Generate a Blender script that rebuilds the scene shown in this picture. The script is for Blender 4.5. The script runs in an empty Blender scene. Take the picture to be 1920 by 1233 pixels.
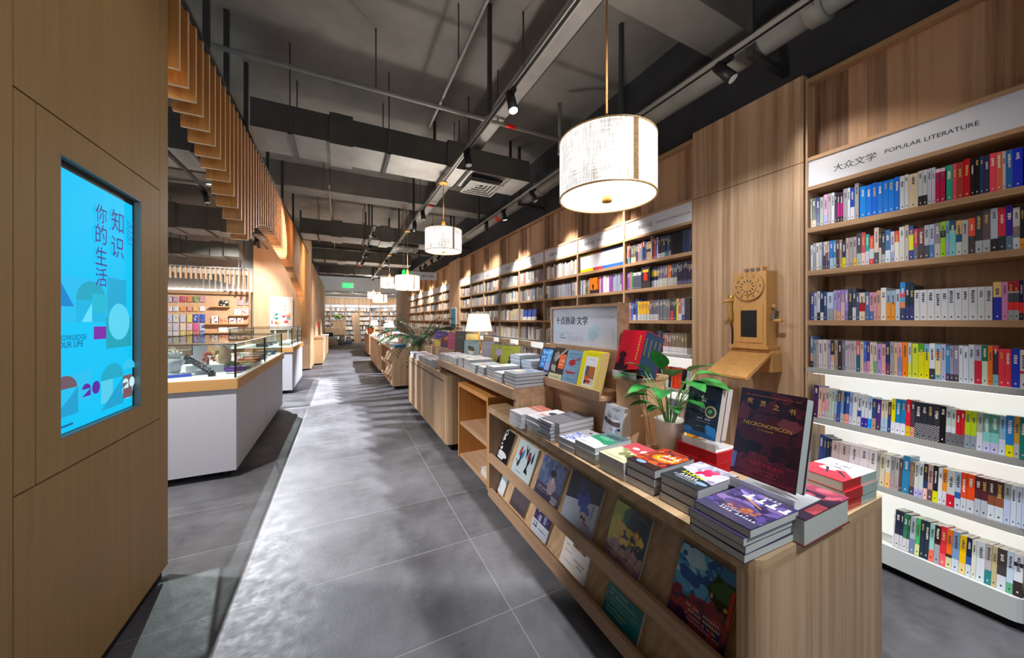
import bpy, math, random
from mathutils import Matrix, Vector
R = math.radians
SC = bpy.context.scene
COL = SC.collection
# ------------------------------------------------------------------ camera, world, exposure
cam_d = bpy.data.cameras.new('camera'); cam = bpy.data.objects.new('camera', cam_d); COL.objects.link(cam)
cam_d.sensor_width = 36.0; cam_d.lens = 645 / 1920 * 36; cam_d.shift_y = -16.5 / 1920
cam_d.clip_start = 0.02
cam.location = (0, 0, 1.5); cam.rotation_euler = (R(90), 0, -math.atan2(320, 645))
SC.camera = cam
W = bpy.data.worlds.new('world'); SC.world = W; W.use_nodes = True
W.node_tree.nodes['Background'].inputs[0].default_value = (0.80, 0.88, 1.0, 1)
W.node_tree.nodes['Background'].inputs[1].default_value = 0.42
SC.view_settings.view_transform = 'Standard'; SC.view_settings.look = 'None'
SC.view_settings.exposure = 0.5; SC.view_settings.gamma = 1.0; SC.view_settings.use_curve_mapping = False
SC.cycles.use_denoising = True
SC.cycles.max_bounces = 7; SC.cycles.diffuse_bounces = 4; SC.cycles.glossy_bounces = 3
SC.cycles.transparent_max_bounces = 12; SC.cycles.sample_clamp_indirect = 4.0
SC.cycles.caustics_reflective = False; SC.cycles.caustics_refractive = False

def spot(name, loc, aim, power, size, blend=0.5, col=(1, 1, 1), rad=0.03, parent=None):
    d = bpy.data.lights.new(name, 'SPOT'); d.energy = power; d.spot_size = R(size); d.spot_blend = blend
    d.color = col; d.shadow_soft_size = rad
    o = bpy.data.objects.new(name, d); COL.objects.link(o)
    v = Vector(aim) - Vector(loc)
    m = Matrix.Translation(loc) @ v.to_track_quat('-Z', 'Y').to_matrix().to_4x4()
    if parent:
        o.parent = parent; m = Matrix.Translation(Vector(loc) - parent.location) @ v.to_track_quat('-Z', 'Y').to_matrix().to_4x4()
    o.matrix_basis = m
    return o

# ------------------------------------------------------------------ colours and materials
def lin(c):
    return c / 12.92 if c <= 0.04045 else ((c + 0.055) / 1.055) ** 2.4
def hx(h):
    h = h.lstrip('#')
    if len(h) == 3: h = ''.join(x * 2 for x in h)
    return tuple(lin(int(h[i:i + 2], 16) / 255) for i in (0, 2, 4)) + (1,)
MATS = {}
def nm(name):
    m = bpy.data.materials.new(name); m.use_nodes = True; MATS[name] = m
    nt = m.node_tree; b = nt.nodes['Principled BSDF']
    return m, nt, b
def nd(nt, t, **k):
    n = nt.nodes.new(t)
    for a, v in k.items(): setattr(n, a, v)
    return n
def mixc(nt, fac, a, b, blend='MIX'):
    n = nd(nt, 'ShaderNodeMix', data_type='RGBA', blend_type=blend)
    for i, v in ((0, fac), (6, a), (7, b)):
        if hasattr(v, 'links'): nt.links.new(v, n.inputs[i])
        else: n.inputs[i].default_value = v
    return n.outputs[2]
def mth(nt, op, a, b=None, c=None):
    n = nd(nt, 'ShaderNodeMath', operation=op)
    for i, v in enumerate((a, b, c)):
        if v is None: continue
        if hasattr(v, 'links'): nt.links.new(v, n.inputs[i])
        else: n.inputs[i].default_value = v
    return n.outputs[0]
def noise(nt, vec, scale, detail=3, rough=.5):
    n = nd(nt, 'ShaderNodeTexNoise'); n.inputs['Scale'].default_value = scale
    n.inputs['Detail'].default_value = detail; n.inputs['Roughness'].default_value = rough
    if vec is not None: nt.links.new(vec, n.inputs['Vector'])
    return n.outputs[0]
def mapping(nt, vec, s):
    n = nd(nt, 'ShaderNodeMapping'); n.inputs['Scale'].default_value = s
    nt.links.new(vec, n.inputs[0]); return n.outputs[0]
def ramp(nt, fac, stops):
    n = nd(nt, 'ShaderNodeValToRGB'); r = n.color_ramp
    while len(r.elements) > len(stops): r.elements.remove(r.elements[-1])
    while len(r.elements) < len(stops): r.elements.new(0.5)
    for e, (p, c) in zip(r.elements, stops): e.position = p; e.color = c
    nt.links.new(fac, n.inputs[0]); return n.outputs[0]

def wood(name, axis, light, dark, plank=.09, var=.22, rough=.5, streak=1.0):
    m, nt, b = nm(name)
    tc = nd(nt, 'ShaderNodeTexCoord').outputs['Object']
    sx = nd(nt, 'ShaderNodeSeparateXYZ'); nt.links.new(tc, sx.inputs[0])
    X, Y, Z = sx.outputs
    p = {'z': (X, Y), 'y': (X, Z), 'x': (Y, Z)}[axis]
    a = mth(nt, 'ADD', p[0], p[1])
    wob = noise(nt, mapping(nt, tc, {'z': (1, 1, .6), 'y': (1, .6, 1), 'x': (.6, 1, 1)}[axis]), 2.0, 1)
    a2 = mth(nt, 'ADD', a, mth(nt, 'MULTIPLY', wob, .02))
    wn = nd(nt, 'ShaderNodeTexWhiteNoise', noise_dimensions='1D')
    nt.links.new(mth(nt, 'FLOOR', mth(nt, 'DIVIDE', a2, plank)), wn.inputs['W'])
    f = 26.0
    st = noise(nt, mapping(nt, tc, {'z': (f, f, .7), 'y': (f, .7, f), 'x': (.7, f, f)}[axis]), 1.0, 4, .65)
    g = 150.0
    fine = noise(nt, mapping(nt, tc, {'z': (g, g, 4), 'y': (g, 4, g), 'x': (4, g, g)}[axis]), 1.0, 2)
    t = mth(nt, 'ADD', mth(nt, 'MULTIPLY', mth(nt, 'SUBTRACT', st, .5), 1.5 * streak),
            mth(nt, 'ADD', mth(nt, 'MULTIPLY', mth(nt, 'SUBTRACT', wn.outputs[0], .5), var * 3.2),
                mth(nt, 'MULTIPLY', mth(nt, 'SUBTRACT', fine, .5), .5)))
    t = mth(nt, 'ADD', t, .42)
    nt.links.new(ramp(nt, t, [(0, hx(light)), (1, hx(dark))]), b.inputs['Base Color'])
    b.inputs['Roughness'].default_value = rough
    b.inputs['Specular IOR Level'].default_value = .35
    return m
def plain(name, col, rough=.5, metal=0.0, ns=0, nv=.15, spec=.4):
    m, nt, b = nm(name)
    if ns:
        tc = nd(nt, 'ShaderNodeTexCoord').outputs['Object']
        c = hx(col); d = tuple(x * (1 - nv * 1.6) for x in c[:3]) + (1,); l = tuple(min(1, x * (1 + nv)) for x in c[:3]) + (1,)
        nt.links.new(ramp(nt, noise(nt, tc, ns, 5, .6), [(.3, d), (.7, l)]), b.inputs['Base Color'])
    else:
        b.inputs['Base Color'].default_value = hx(col)
    b.inputs['Roughness'].default_value = rough; b.inputs['Metallic'].default_value = metal
    b.inputs['Specular IOR Level'].default_value = spec
    return m
def emis(name, col, s):
    m, nt, b = nm(name)
    b.inputs['Base Color'].default_value = hx(col)
    b.inputs['Emission Color'].default_value = hx(col); b.inputs['Emission Strength'].default_value = s
    return m
def attr(name, rough, spec=.4, emit=0.0):
    m, nt, b = nm(name)
    a = nd(nt, 'ShaderNodeAttribute', attribute_name='Col').outputs['Color']
    if emit:
        nt.links.new(a, b.inputs['Emission Color']); b.inputs['Emission Strength'].default_value = emit
        b.inputs['Base Color'].default_value = (0.01, 0.01, 0.01, 1)
    else: nt.links.new(a, b.inputs['Base Color'])
    b.inputs['Roughness'].default_value = rough; b.inputs['Specular IOR Level'].default_value = spec
    return m

wood('oak_z', 'z', 'd4b290', '9a7452', .035, .20)                 # bookcases and cladding
wood('oak_y', 'y', 'c6a07a', '93704f', .2, .10)
wood('oak_x', 'x', 'c6a07a', '93704f', .2, .10)
wood('walnut_z', 'z', 'c9a07c', '6f4f3a', .09, .30)              # back boards of bookcases
wood('ash_z', 'z', 'cbaa86', '98795a', .021, .14)                # display tables
wood('ash_y', 'y', 'c4a080', '907057', .05, .12)
wood('ash_x', 'x', 'c9aa84', '9b7b59', .05, .12)
wood('veneer_z', 'z', 'b0905f', '94744a', .3, .05, .55, .6)      # left portal
wood('honey_z', 'z', 'd89a54', 'b57634', .4, .08)
plain('slat_edge_lit', 'f6dcb8', .5)  # slat edges coloured pale, as though they catch the light
wood('slat_lit_z', 'z', 'd09a62', 'ad7844', .3, .06)  # farther slats take a peachier tone for the warm light there
wood('column_z', 'z', 'dcb490', 'c49a74', .3, .06)
wood('phone_z', 'z', 'd3a061', 'b47f42', .3, .05, .4)
wood('band', 'x', 'c89860', 'a87a46', .3, .05, .5, .4)
wood('pale_z', 'z', 'e0b070', 'c8924f', .3, .05, .4)
plain('concrete', '7a7772', .9, 0, 1.1, .2)
plain('duct', 'a29f9b', .75, 0, 2.5, .12); plain('duct_side', '55544f', .8, 0, 2.5, .15)  # duct undersides get the paler grey, standing in for light from below
plain('darkwall', '3a3a3e', .9, 0, 2, .2)
plain('pipe', '8c8a84', .7, 0, 3, .12)
plain('steel', '4a4a4a', .5, .5)
plain('greyrail', '9a9893', .45, .3)
plain('black', '121214', .45)
plain('matt_black', '0c0c0c', .85)
plain('red', 'e0231c', .5)
plain('white', 'e9e9ec', .45)
plain('counter', 'b8b6bd', .6, 0, 30, .02)
plain('shelf_grey', 'b2b1ad', .5)
plain('plinth', 'c9ccca', .5)
plain('liner', 'f2f2ee', .6)
plain('sign', 'e4e6ee', .35)
plain('grey_board', 'b4afaa', .8, 0, 6, .06)
plain('ink', '2a2c38', .6)
plain('gold', 'c9a24a', .35, .4)
plain('white_ink', 'f2f2f2', .5)
plain('red_ink', 'a8222c', .5)
plain('pot_white', 'ece6e2', .35)
plain('terracotta', 'b0623a', .7)
plain('soil', '2c2119', .95)
plain('acrylic', 'dde2e8', .25)
plain('chrome', 'c8ccd0', .2, .9)
plain('cord', 'c98f58', .7)
plain('reveal_grey', '7f8a88', .4)
plain('brass', 'caa24a', .35, .7)
plain('lampwood', 'd8a050', .45)
plain('fabric_black', '15151c', .9)
plain('stone_grey', '6b6c70', .8)
attr('paint', .55); attr('gloss', .22, .55); attr('paper', .8, .2); attr('screen_art', .5, .12, .72)
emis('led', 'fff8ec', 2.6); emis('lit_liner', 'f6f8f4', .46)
emis('lens', 'dfeaff', 30.0)
emis('diffuser', 'fff8f0', 5.0)
emis('exit_green', '19d868', 1.1)
emis('ceiling_wash', 'fff6ea', 3.0)
def leafmat(name, a, b_):
    m, nt, b = nm(name)
    tc = nd(nt, 'ShaderNodeTexCoord').outputs['Object']
    nt.links.new(ramp(nt, noise(nt, tc, 14, 3), [(.3, hx(a)), (.7, hx(b_))]), b.inputs['Base Color'])
    b.inputs['Roughness'].default_value = .35
    b.inputs['Subsurface Weight'].default_value = 0.0
leafmat('leaf', '17662a', '46a04a'); leafmat('palm', '16381f', '2f6136'); leafmat('stem', '5a9a48', '86b860'); leafmat('lime', '7cbf3a', 'b8e05a')

m, nt, b = nm('linen')                                             # lit fabric shade, woven
tc = nd(nt, 'ShaderNodeTexCoord').outputs['Object']
w1 = noise(nt, mapping(nt, tc, (9, 9, 260)), 1.0, 3, .7); w2 = noise(nt, mapping(nt, tc, (120, 120, 9)), 1.0, 3, .7)
bl = noise(nt, tc, 7, 2)
f = mth(nt, 'ADD', mth(nt, 'MULTIPLY', mth(nt, 'ADD', w1, w2), .5), mth(nt, 'MULTIPLY', mth(nt, 'SUBTRACT', bl, .5), .35))
nt.links.new(ramp(nt, f, [(.32, hx('ab9278')), (.50, hx('ffffff'))]), b.inputs['Emission Color'])
nt.links.new(ramp(nt, f, [(.33, hx('c8b49c')), (.58, hx('f0e8dc'))]), b.inputs['Base Color'])
b.inputs['Emission Strength'].default_value = .66; b.inputs['Roughness'].default_value = .9
m, nt, b = nm('seam'); tc = nd(nt, 'ShaderNodeTexCoord').outputs['Object']
w1 = noise(nt, mapping(nt, tc, (60, 60, 300)), 1.0, 3, .7)
nt.links.new(ramp(nt, w1, [(.3, hx('6e5231')), (.7, hx('b08a55'))]), b.inputs['Base Color'])
nt.links.new(ramp(nt, w1, [(.3, hx('6e5231')), (.7, hx('b08a55'))]), b.inputs['Emission Color']); b.inputs['Emission Strength'].default_value = .35
m, nt, b = nm('cone_shade'); b.inputs['Base Color'].default_value = hx('fff2d8')
b.inputs['Emission Color'].default_value = hx('ffeac0'); b.inputs['Emission Strength'].default_value = .66

m, nt, b = nm('floor_tile')
pos = nd(nt, 'ShaderNodeNewGeometry').outputs['Position']
sx = nd(nt, 'ShaderNodeSeparateXYZ'); nt.links.new(pos, sx.inputs[0])
def line(v, off, step, w):
    t = mth(nt, 'DIVIDE', mth(nt, 'SUBTRACT', v, off), step)
    d = mth(nt, 'ABSOLUTE', mth(nt, 'SUBTRACT', t, mth(nt, 'ROUND', t)))
    return mth(nt, 'LESS_THAN', d, w / step)
gr = mth(nt, 'MAXIMUM', line(sx.outputs[0], .79, 1.3, .0028), line(sx.outputs[1], 1.6, .64, .0024))
wn = nd(nt, 'ShaderNodeTexWhiteNoise', noise_dimensions='2D')
cm = nd(nt, 'ShaderNodeCombineXYZ')
nt.links.new(mth(nt, 'FLOOR', mth(nt, 'DIVIDE', mth(nt, 'SUBTRACT', sx.outputs[0], .79), 1.3)), cm.inputs[0])
nt.links.new(mth(nt, 'FLOOR', mth(nt, 'DIVIDE', mth(nt, 'SUBTRACT', sx.outputs[1], 1.6), .64)), cm.inputs[1])
nt.links.new(cm.outputs[0], wn.inputs['Vector'])
n1 = noise(nt, pos, 1.7, 6, .62); n2 = noise(nt, pos, 14, 4, .7)
t = mth(nt, 'ADD', mth(nt, 'MULTIPLY', n1, .9), mth(nt, 'ADD', mth(nt, 'MULTIPLY', n2, .25), mth(nt, 'MULTIPLY', wn.outputs[0], .12)))
base = ramp(nt, t, [(.38, hx('323134')), (.9, hx('727176'))])
nt.links.new(mixc(nt, mth(nt, 'MULTIPLY', gr, .4), base, hx('a8a8a8')), b.inputs['Base Color'])
nt.links.new(ramp(nt, n2, [(.3, (.42, .42, .42, 1)), (.7, (.6, .6, .6, 1))]), b.inputs['Roughness'])
b.inputs['Specular IOR Level'].default_value = .28
bp = nd(nt, 'ShaderNodeBump'); bp.inputs['Strength'].default_value = .08; bp.inputs['Distance'].default_value = .01
nt.links.new(noise(nt, pos, 60, 3), bp.inputs['Height']); nt.links.new(bp.outputs[0], b.inputs['Normal'])

m = bpy.data.materials.new('glass_pane'); MATS['glass_pane'] = m; m.use_nodes = True; nt = m.node_tree; nt.nodes.clear()
o_ = nd(nt, 'ShaderNodeOutputMaterial'); mx = nd(nt, 'ShaderNodeMixShader'); tr = nd(nt, 'ShaderNodeBsdfTransparent'); gl = nd(nt, 'ShaderNodeBsdfGlossy')
tr.inputs[0].default_value = (.93, .97, .95, 1); gl.inputs['Roughness'].default_value = .02
fr = nd(nt, 'ShaderNodeLayerWeight'); fr.inputs[0].default_value = .35
nt.links.new(mth(nt, 'MULTIPLY', fr.outputs[0], .55), mx.inputs[0]); nt.links.new(tr.outputs[0], mx.inputs[1]); nt.links.new(gl.outputs[0], mx.inputs[2]); nt.links.new(mx.outputs[0], o_.inputs[0])

# ------------------------------------------------------------------ mesh builder
WHITE = (1, 1, 1, 1)
class MB:
    def __init__(s): s.v = []; s.f = []; s.c = []; s.m = []; s.s = []
    def face(s, idx, col=WHITE, mi=0, sm=False): s.f.append(idx); s.c.append(col); s.m.append(mi); s.s.append(sm)
    def poly(s, pts, col=WHITE, mi=0):
        n = len(s.v); s.v += [tuple(p) for p in pts]; s.face(tuple(range(n, n + len(pts))), col, mi); return s
    def box(s, x0, x1, y0, y1, z0, z1, col=WHITE, mi=0, M=None):
        n = len(s.v); P = [(x0, y0, z0), (x1, y0, z0), (x1, y1, z0), (x0, y1, z0), (x0, y0, z1), (x1, y0, z1), (x1, y1, z1), (x0, y1, z1)]
        if M: P = [tuple(M @ Vector(p)) for p in P]
        s.v += P
        for q in ((0, 3, 2, 1), (4, 5, 6, 7), (0, 1, 5, 4), (1, 2, 6, 5), (2, 3, 7, 6), (3, 0, 4, 7)):
            s.face(tuple(n + i for i in q), col, mi)
        return s
    def rbox(s, x0, x1, y0, y1, z0, z1, r, col=WHITE, mi=0, corners=(1, 1, 1, 1), seg=4):   # vertical edges rounded; corners order (x0y0),(x1y0),(x1y1),(x0y1)
        pts = []
        for k, (cx, cy, a) in enumerate(((x0, y0, 180), (x1, y0, 270), (x1, y1, 0), (x0, y1, 90))):
            if corners[k]:
                ox = cx + (r if cx == x0 else -r); oy = cy + (r if cy == y0 else -r)
                for i in range(seg + 1):
                    t = R(a + 90 * i / seg); pts.append((ox + r * math.cos(t), oy + r * math.sin(t)))
            else: pts.append((cx, cy))
        return s.prism(pts, z0, z1, col, mi)
    def prism(s, pts, z0, z1, col=WHITE, mi=0, axis='z', sm=False):
        f = {'z': lambda a, b, c: (a, b, c), 'x': lambda a, b, c: (c, a, b), 'y': lambda a, b, c: (b, c, a)}[axis]
        n = len(s.v); k = len(pts)
        s.v += [f(a, b, z0) for a, b in pts] + [f(a, b, z1) for a, b in pts]
        s.face(tuple(range(n + k - 1, n - 1, -1)), col, mi); s.face(tuple(range(n + k, n + 2 * k)), col, mi)
        for i in range(k):
            j = (i + 1) % k; s.face((n + i, n + j, n + k + j, n + k + i), col, mi, sm)
        return s
    def tube(s, path, r, seg=8, col=WHITE, mi=0, caps=True):
        path = [Vector(p) for p in path]; n0 = len(s.v); k = len(path)
        up = Vector((0, 0, 1))
        for i, p in enumerate(path):
            d = (path[min(i + 1, k - 1)] - path[max(i - 1, 0)]).normalized()
            a = d.cross(up if abs(d.z) < .95 else Vector((1, 0, 0))).normalized(); b = d.cross(a)
            rr = r[i] if isinstance(r, (list, tuple)) else r
            for j in range(seg):
                t = 2 * math.pi * j / seg; s.v.append(tuple(p + a * math.cos(t) * rr + b * math.sin(t) * rr))
        for i in range(k - 1):
            for j in range(seg):
                j2 = (j + 1) % seg
                s.face((n0 + i * seg + j, n0 + i * seg + j2, n0 + (i + 1) * seg + j2, n0 + (i + 1) * seg + j), col, mi, True)
        if caps:
            s.face(tuple(n0 + j for j in reversed(range(seg))), col, mi); s.face(tuple(n0 + (k - 1) * seg + j for j in range(seg)), col, mi)
        return s
    def lathe(s, prof, c=(0, 0, 0), seg=32, col=WHITE, mi=0, M=None):
        n0 = len(s.v); k = len(prof)
        for r, z in prof:
            for j in range(seg):
                t = 2 * math.pi * j / seg; p = Vector((c[0] + r * math.cos(t), c[1] + r * math.sin(t), c[2] + z))
                s.v.append(tuple(M @ p if M else p))
        for i in range(k - 1):
            for j in range(seg):
                j2 = (j + 1) % seg
                s.face((n0 + i * seg + j, n0 + i * seg + j2, n0 + (i + 1) * seg + j2, n0 + (i + 1) * seg + j), col, mi, True)
        return s
    def disc(s, c, r, seg=24, col=WHITE, mi=0, ax='z', ry=None, rot=0):
        pts = []
        for j in range(seg):
            t = 2 * math.pi * j / seg; a = r * math.cos(t); b = (ry or r) * math.sin(t)
            a, b = a * math.cos(rot) - b * math.sin(rot), a * math.sin(rot) + b * math.cos(rot)
            pts.append({'z': (c[0] + a, c[1] + b, c[2]), 'x': (c[0], c[1] + a, c[2] + b), 'y': (c[0] + a, c[1], c[2] + b)}[ax])
        return s.poly(pts, col, mi)
    def mesh(s, name, mats, off=(0, 0, 0)):
        me = bpy.data.meshes.new(name)
        me.from_pydata([(a - off[0], b - off[1], c - off[2]) for a, b, c in s.v], [], s.f)
        for t in mats: me.materials.append(MATS[t])
        me.polygons.foreach_set('material_index', s.m); me.polygons.foreach_set('use_smooth', s.s)
        at = me.color_attributes.new('Col', 'FLOAT_COLOR', 'CORNER'); buf = []
        for p, c in zip(me.polygons, s.c): buf += list(c) * p.loop_total
        at.data.foreach_set('color', buf); me.update(); return me
    def build(s, name, mats, parent=None, label=None, local=False):
        if isinstance(mats, str): mats = [mats]
        off = (0, 0, 0)
        if parent is not None and not local:
            p = parent; off = Vector((0, 0, 0))
            while p is not None: off = off + p.location; p = p.parent
        me = s.mesh(name, mats, off)
        o = bpy.data.objects.new(name, me); COL.objects.link(o)
        if parent is not None: o.parent = parent
        if label: o['label'] = label
        return o

def thing(name, label, cat, loc=(0, 0, 0), group=None, M=None):
    o = bpy.data.objects.new(name, None); COL.objects.link(o); o.empty_display_size = .05
    if M is not None: o.matrix_basis = M
    else: o.location = loc
    o['label'] = label; o['category'] = cat
    if group: o['group'] = group
    return o
def tag(o, label, cat, group=None):
    o['label'] = label; o['category'] = cat
    if group: o['group'] = group
    return o
def structure(o):
    o['kind'] = 'structure'; return o
_txt = {}
def text_mesh(s, font_scale=1.0):
    if s not in _txt:
        c = bpy.data.curves.new('glyphs', 'FONT'); c.body = s; c.size = 1; c.resolution_u = 3
        o = bpy.data.objects.new('glyphs', c); COL.objects.link(o); bpy.context.view_layer.update()
        me = bpy.data.meshes.new_from_object(o.evaluated_get(bpy.context.evaluated_depsgraph_get()))
        vs = [tuple(v.co) for v in me.vertices]; fs = [tuple(p.vertices) for p in me.polygons]
        x0 = min(v[0] for v in vs); x1 = max(v[0] for v in vs); y0 = min(v[1] for v in vs); y1 = max(v[1] for v in vs)
        _txt[s] = ([(v[0] - x0, v[1] - y0) for v in vs], fs, x1 - x0, y1 - y0)
        bpy.data.objects.remove(o); bpy.data.curves.remove(c); bpy.data.meshes.remove(me)
    return _txt[s]
def letter(mb, s, org, ex, ey, w=None, h=None, col=WHITE, mi=0):
    """flat lettering: lower-left corner org, unit directions ex / ey, target width or height"""
    vs, fs, tw, th = text_mesh(s)
    kx = (w / tw) if w else h / th; ky = (h / th) if h else w / tw
    org = Vector(org); ex = Vector(ex); ey = Vector(ey); n = len(mb.v)
    mb.v += [tuple(org + ex * a * kx + ey * b_ * ky) for a, b_ in vs]
    for f_ in fs: mb.face(tuple(n + i for i in f_), col, mi)
    return mb
ORD = 'first second third fourth fifth sixth seventh eighth ninth tenth eleventh twelfth thirteenth fourteenth fifteenth sixteenth seventeenth eighteenth nineteenth twentieth'.split()
TENS = ['', '', 'twenty', 'thirty', 'forty', 'fifty', 'sixty']
def ordw(i):
    if i <= 20: return ORD[i - 1]
    t, u = divmod(i, 10)
    return TENS[t][:-1] + 'ieth' if u == 0 else TENS[t] + '-' + ORD[u - 1]
def cname(c):
    tbl = {'white': 'f0f0f0', 'black': '141418', 'grey': '8c8c90', 'charcoal': '40424a', 'navy': '1f2c5a', 'blue': '2468c8', 'light blue': '90b8d8', 'slate blue': '566888', 'teal': '1a7a80', 'mint': '90d0c0', 'green': '3f9a50', 'lime': 'a8d030', 'yellow': 'e8d020', 'cream': 'e6dcc0', 'tan': 'c0a078', 'brown': '6a4838', 'orange': 'e87820', 'red': 'd02030', 'pink': 'e8a8b8', 'maroon': '702030', 'purple': '6a4a98', 'lilac': 'b8a8d8', 'magenta': 'b81870', 'peach': 'f0c8a8', 'pale grey': 'c4c4c8'}
    def rgb(h): return tuple(int(h[i:i + 2], 16) for i in (0, 2, 4))
    h = c.lstrip('#'); h = ''.join(x * 2 for x in h) if len(h) == 3 else h
    return min(tbl, key=lambda k: sum((a - b_) ** 2 for a, b_ in zip(rgb(tbl[k]), rgb(h))))

_s, _c = 320 / math.hypot(320, 645), 645 / math.hypot(320, 645)
def y_on(u, X):          # where the photograph's column u meets the plane x = X
    t = (u - 960) / 645; fw = X / (t * _c + _s); return fw * (_c - t * _s)
# ================================================================== THE SETTING
FX = 2.94            # front plane of the bookcases
structure(MB().box(-7, 5.5, -2.5, 28.6, -.1, 0).build('floor', 'floor_tile'))
CZ = 4.45
mb = MB().box(-7, 5.5, -2.5, 28.6, CZ, CZ + .15)
for y0, w in ((1.76, .34), (7.6, .4), (13.2, .4), (18.4, .4)): mb.box(-7, 3.3, y0, y0 + w, CZ - .45, CZ)
structure(mb.build('ceiling', 'concrete'))
structure(MB().box(3.21, 3.4, -2.5, 21.9, 0, CZ).build('wall_right', 'darkwall'))
structure(MB().box(-7, 5.5, 28.2, 28.4, 0, CZ).build('wall_back', 'liner'))

# left portal: veneer panels with shadow gaps around a recessed screen
mb = MB()
px0, px1 = -.935, -.92
def panel(y0, y1, z0, z1): mb.box(px0, px1, y0, y1, z0, z1)
panel(-1.5, 1.655, .06, CZ); panel(1.661, 2.628, 2.236, CZ); panel(1.661, 1.743, .948, 2.23)
SY0, SY1, SZ0, SZ1 = 1.86, 2.43, 1.062, 2.112
panel(1.750, SY0, .948, 2.23); panel(SY1, 2.628, .948, 2.23); panel(SY0, SY1, .948, SZ0); panel(SY0, SY1, SZ1, 2.23)
panel(1.661, 2.628, .06, .942); panel(2.632, 2.73, .06, CZ)
mb.box(-1.06, px0 - .04, -1.5, 2.73, .06, CZ, mi=0)
mb.box(px0 - .04, px0 - .003, -1.5, SY0, .06, CZ, mi=1); mb.box(px0 - .04, px0 - .003, SY1, 2.725, .06, CZ, mi=1)
mb.box(px0 - .04, px0 - .003, SY0, SY1, .06, SZ0, mi=1); mb.box(px0 - .04, px0 - .003, SY0, SY1, SZ1, CZ, mi=1)
structure(mb.build('wall_left', ['veneer_z', 'matt_black']))
structure(MB().box(-1.04, -.94, -1.5, 2.71, 0, .06).build('baseboard_left', 'matt_black'))

# column cladding at the end of the slat screen, then the clad wall beyond it
mb = MB().rbox(-2.25, -.82, 12.0, 12.35, .04, 3.9, .03).box(-.93, -.82, 12.35, 21.9, .04, 3.3)
structure(mb.build('wall_column', 'column_z'))
structure(MB().box(-2.2, -.86, 12.05, 21.9, 0, .04).build('baseboard_column', 'matt_black'))
mb = MB().box(-1.5, -.93, 21.6, 22.2, 0, 3.2).box(-1.5, 4.2, 21.9, 22.2, 3.14, 3.98)
structure(mb.build('wall_portal', 'grey_board'))
structure(MB().box(3.05, 3.21, 17.3, 22.2, 0, 3.3).build('wall_pier', 'oak_z'))
# back wall of the stationery corner
structure(MB().box(-7, -2.25, 12.3, 12.5, 2.36, 3.0).box(-7, -2.25, 12.6, 12.8, 0, CZ).build('wall_stationery', 'grey_board'))

# ------------------------------------------------------------------ screen in the portal
scr = thing('display_screen', 'tall cyan advertising screen recessed in the wood wall', 'screen', (-.96, 2.145, SZ0))
MB().box(-.956, -.946, SY0 + .001, SY1 - .001, SZ0 + .001, SZ1 - .001).build('housing', 'black', scr)
mb = MB(); f_ = .006
for a in ((SY0, SY0 + f_, SZ0, SZ1), (SY1 - f_, SY1, SZ0, SZ1), (SY0, SY1, SZ0, SZ0 + f_), (SY0, SY1, SZ1 - f_, SZ1)): mb.box(-.946, -.921, a[0] + .0005, a[1] - .0005, a[2] + .0005, a[3] - .0005)
mb.build('reveal', 'reveal_grey', scr)
# picture: u runs left to right (increasing y), v upward
PY0, PY1, PZ0, PZ1 = SY0 + .006, SY1 - .022, SZ0 + .008, SZ1 - .035
art = MB(); lay = [0]
def su(u): return PY0 + u * (PY1 - PY0)
def sv(v): return PZ0 + v * (PZ1 - PZ0)
def sp(pts, col):
    lay[0] += 1; art.poly([(-.9455 + .00008 * lay[0], su(a), sv(b_)) for a, b_ in pts], hx(col))
def sarc(cu, cv, ru, rv, a0, a1, col, n=20): sp([(cu + ru * math.cos(R(a0 + (a1 - a0) * i / n)), cv + rv * math.sin(R(a0 + (a1 - a0) * i / n))) for i in range(n + 1)], col)
def srect(a, b_, c, d, col): sp([(a, b_), (c, b_), (c, d), (a, d)], col)
srect(0, 0, 1, 1, '00c3f7')
srect(.05, .42, .55, .60, '20bdf2'); srect(.62, .38, .9, .62, '14a8d8')
sp([(0, .48), (.22, .48), (0, .63)], '0a86cf'); sarc(.42, .51, .18, .08, 0, 180, '18a6c4'); srect(.24, .42, .60, .51, '12b4e6')
sp([(.30, .42), (.42, .42), (.42, .50)], '66dcff'); srect(.60, .30, .98, .44, '16a3bb'); sarc(.79, .42, .16, .085, 0, 360, '59d3f2', 28)
srect(.44, .345, .60, .40, '7a2ba8'); srect(.42, .46, .62, .54, '19b8d8')
srect(0, .10, .42, .22, '23bff0'); sarc(.12, .165, .13, .05, 0, 180, '6f5866'); sp([(0, .06), (.26, .06), (.26, .165)], '1a9fd0')
sarc(.69, .16, .16, .07, 0, 180, '1aa7c8'); srect(.53, .06, .69, .16, '55ccea'); sp([(.53, .03), (.85, .16), (.85, .03)], '16a0cf')
sarc(.94, .19, .1, .045, 0, 180, '38c4ee', 12); srect(.84, .10, .99, .16, '7b5a60'); sarc(.915, .10, .09, .055, 180, 360, '8fe0f8'); srect(.84, .05, .99, .10, '7a5560')
for u0, v0, k, cc in ((.35, .145, 1.0, '5a2aa0'), (.88, .125, .9, 'c8f0fa')):
    sarc(u0, v0, .05 * k, .022 * k, 0, 180, cc, 10); sp([(u0 + .05 * k, v0), (u0 - .05 * k, v0 - .03 * k), (u0 + .05 * k, v0 - .03 * k)], cc)
    sarc(u0 + .115 * k, v0 - .004, .05 * k, .028 * k, 0, 360, cc, 14)
ink1 = hx('4a2f86'); X0 = -.9418
def stext(t, u, v, w=None, h=None, col=ink1): letter(art, t, (X0, su(u), sv(v)), (0, 1, 0), (0, 0, 1), w, h, col)
cw = .085
for i, ch in enumerate('知识'): stext(ch, .66, .835 - i * .118, .098)
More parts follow.
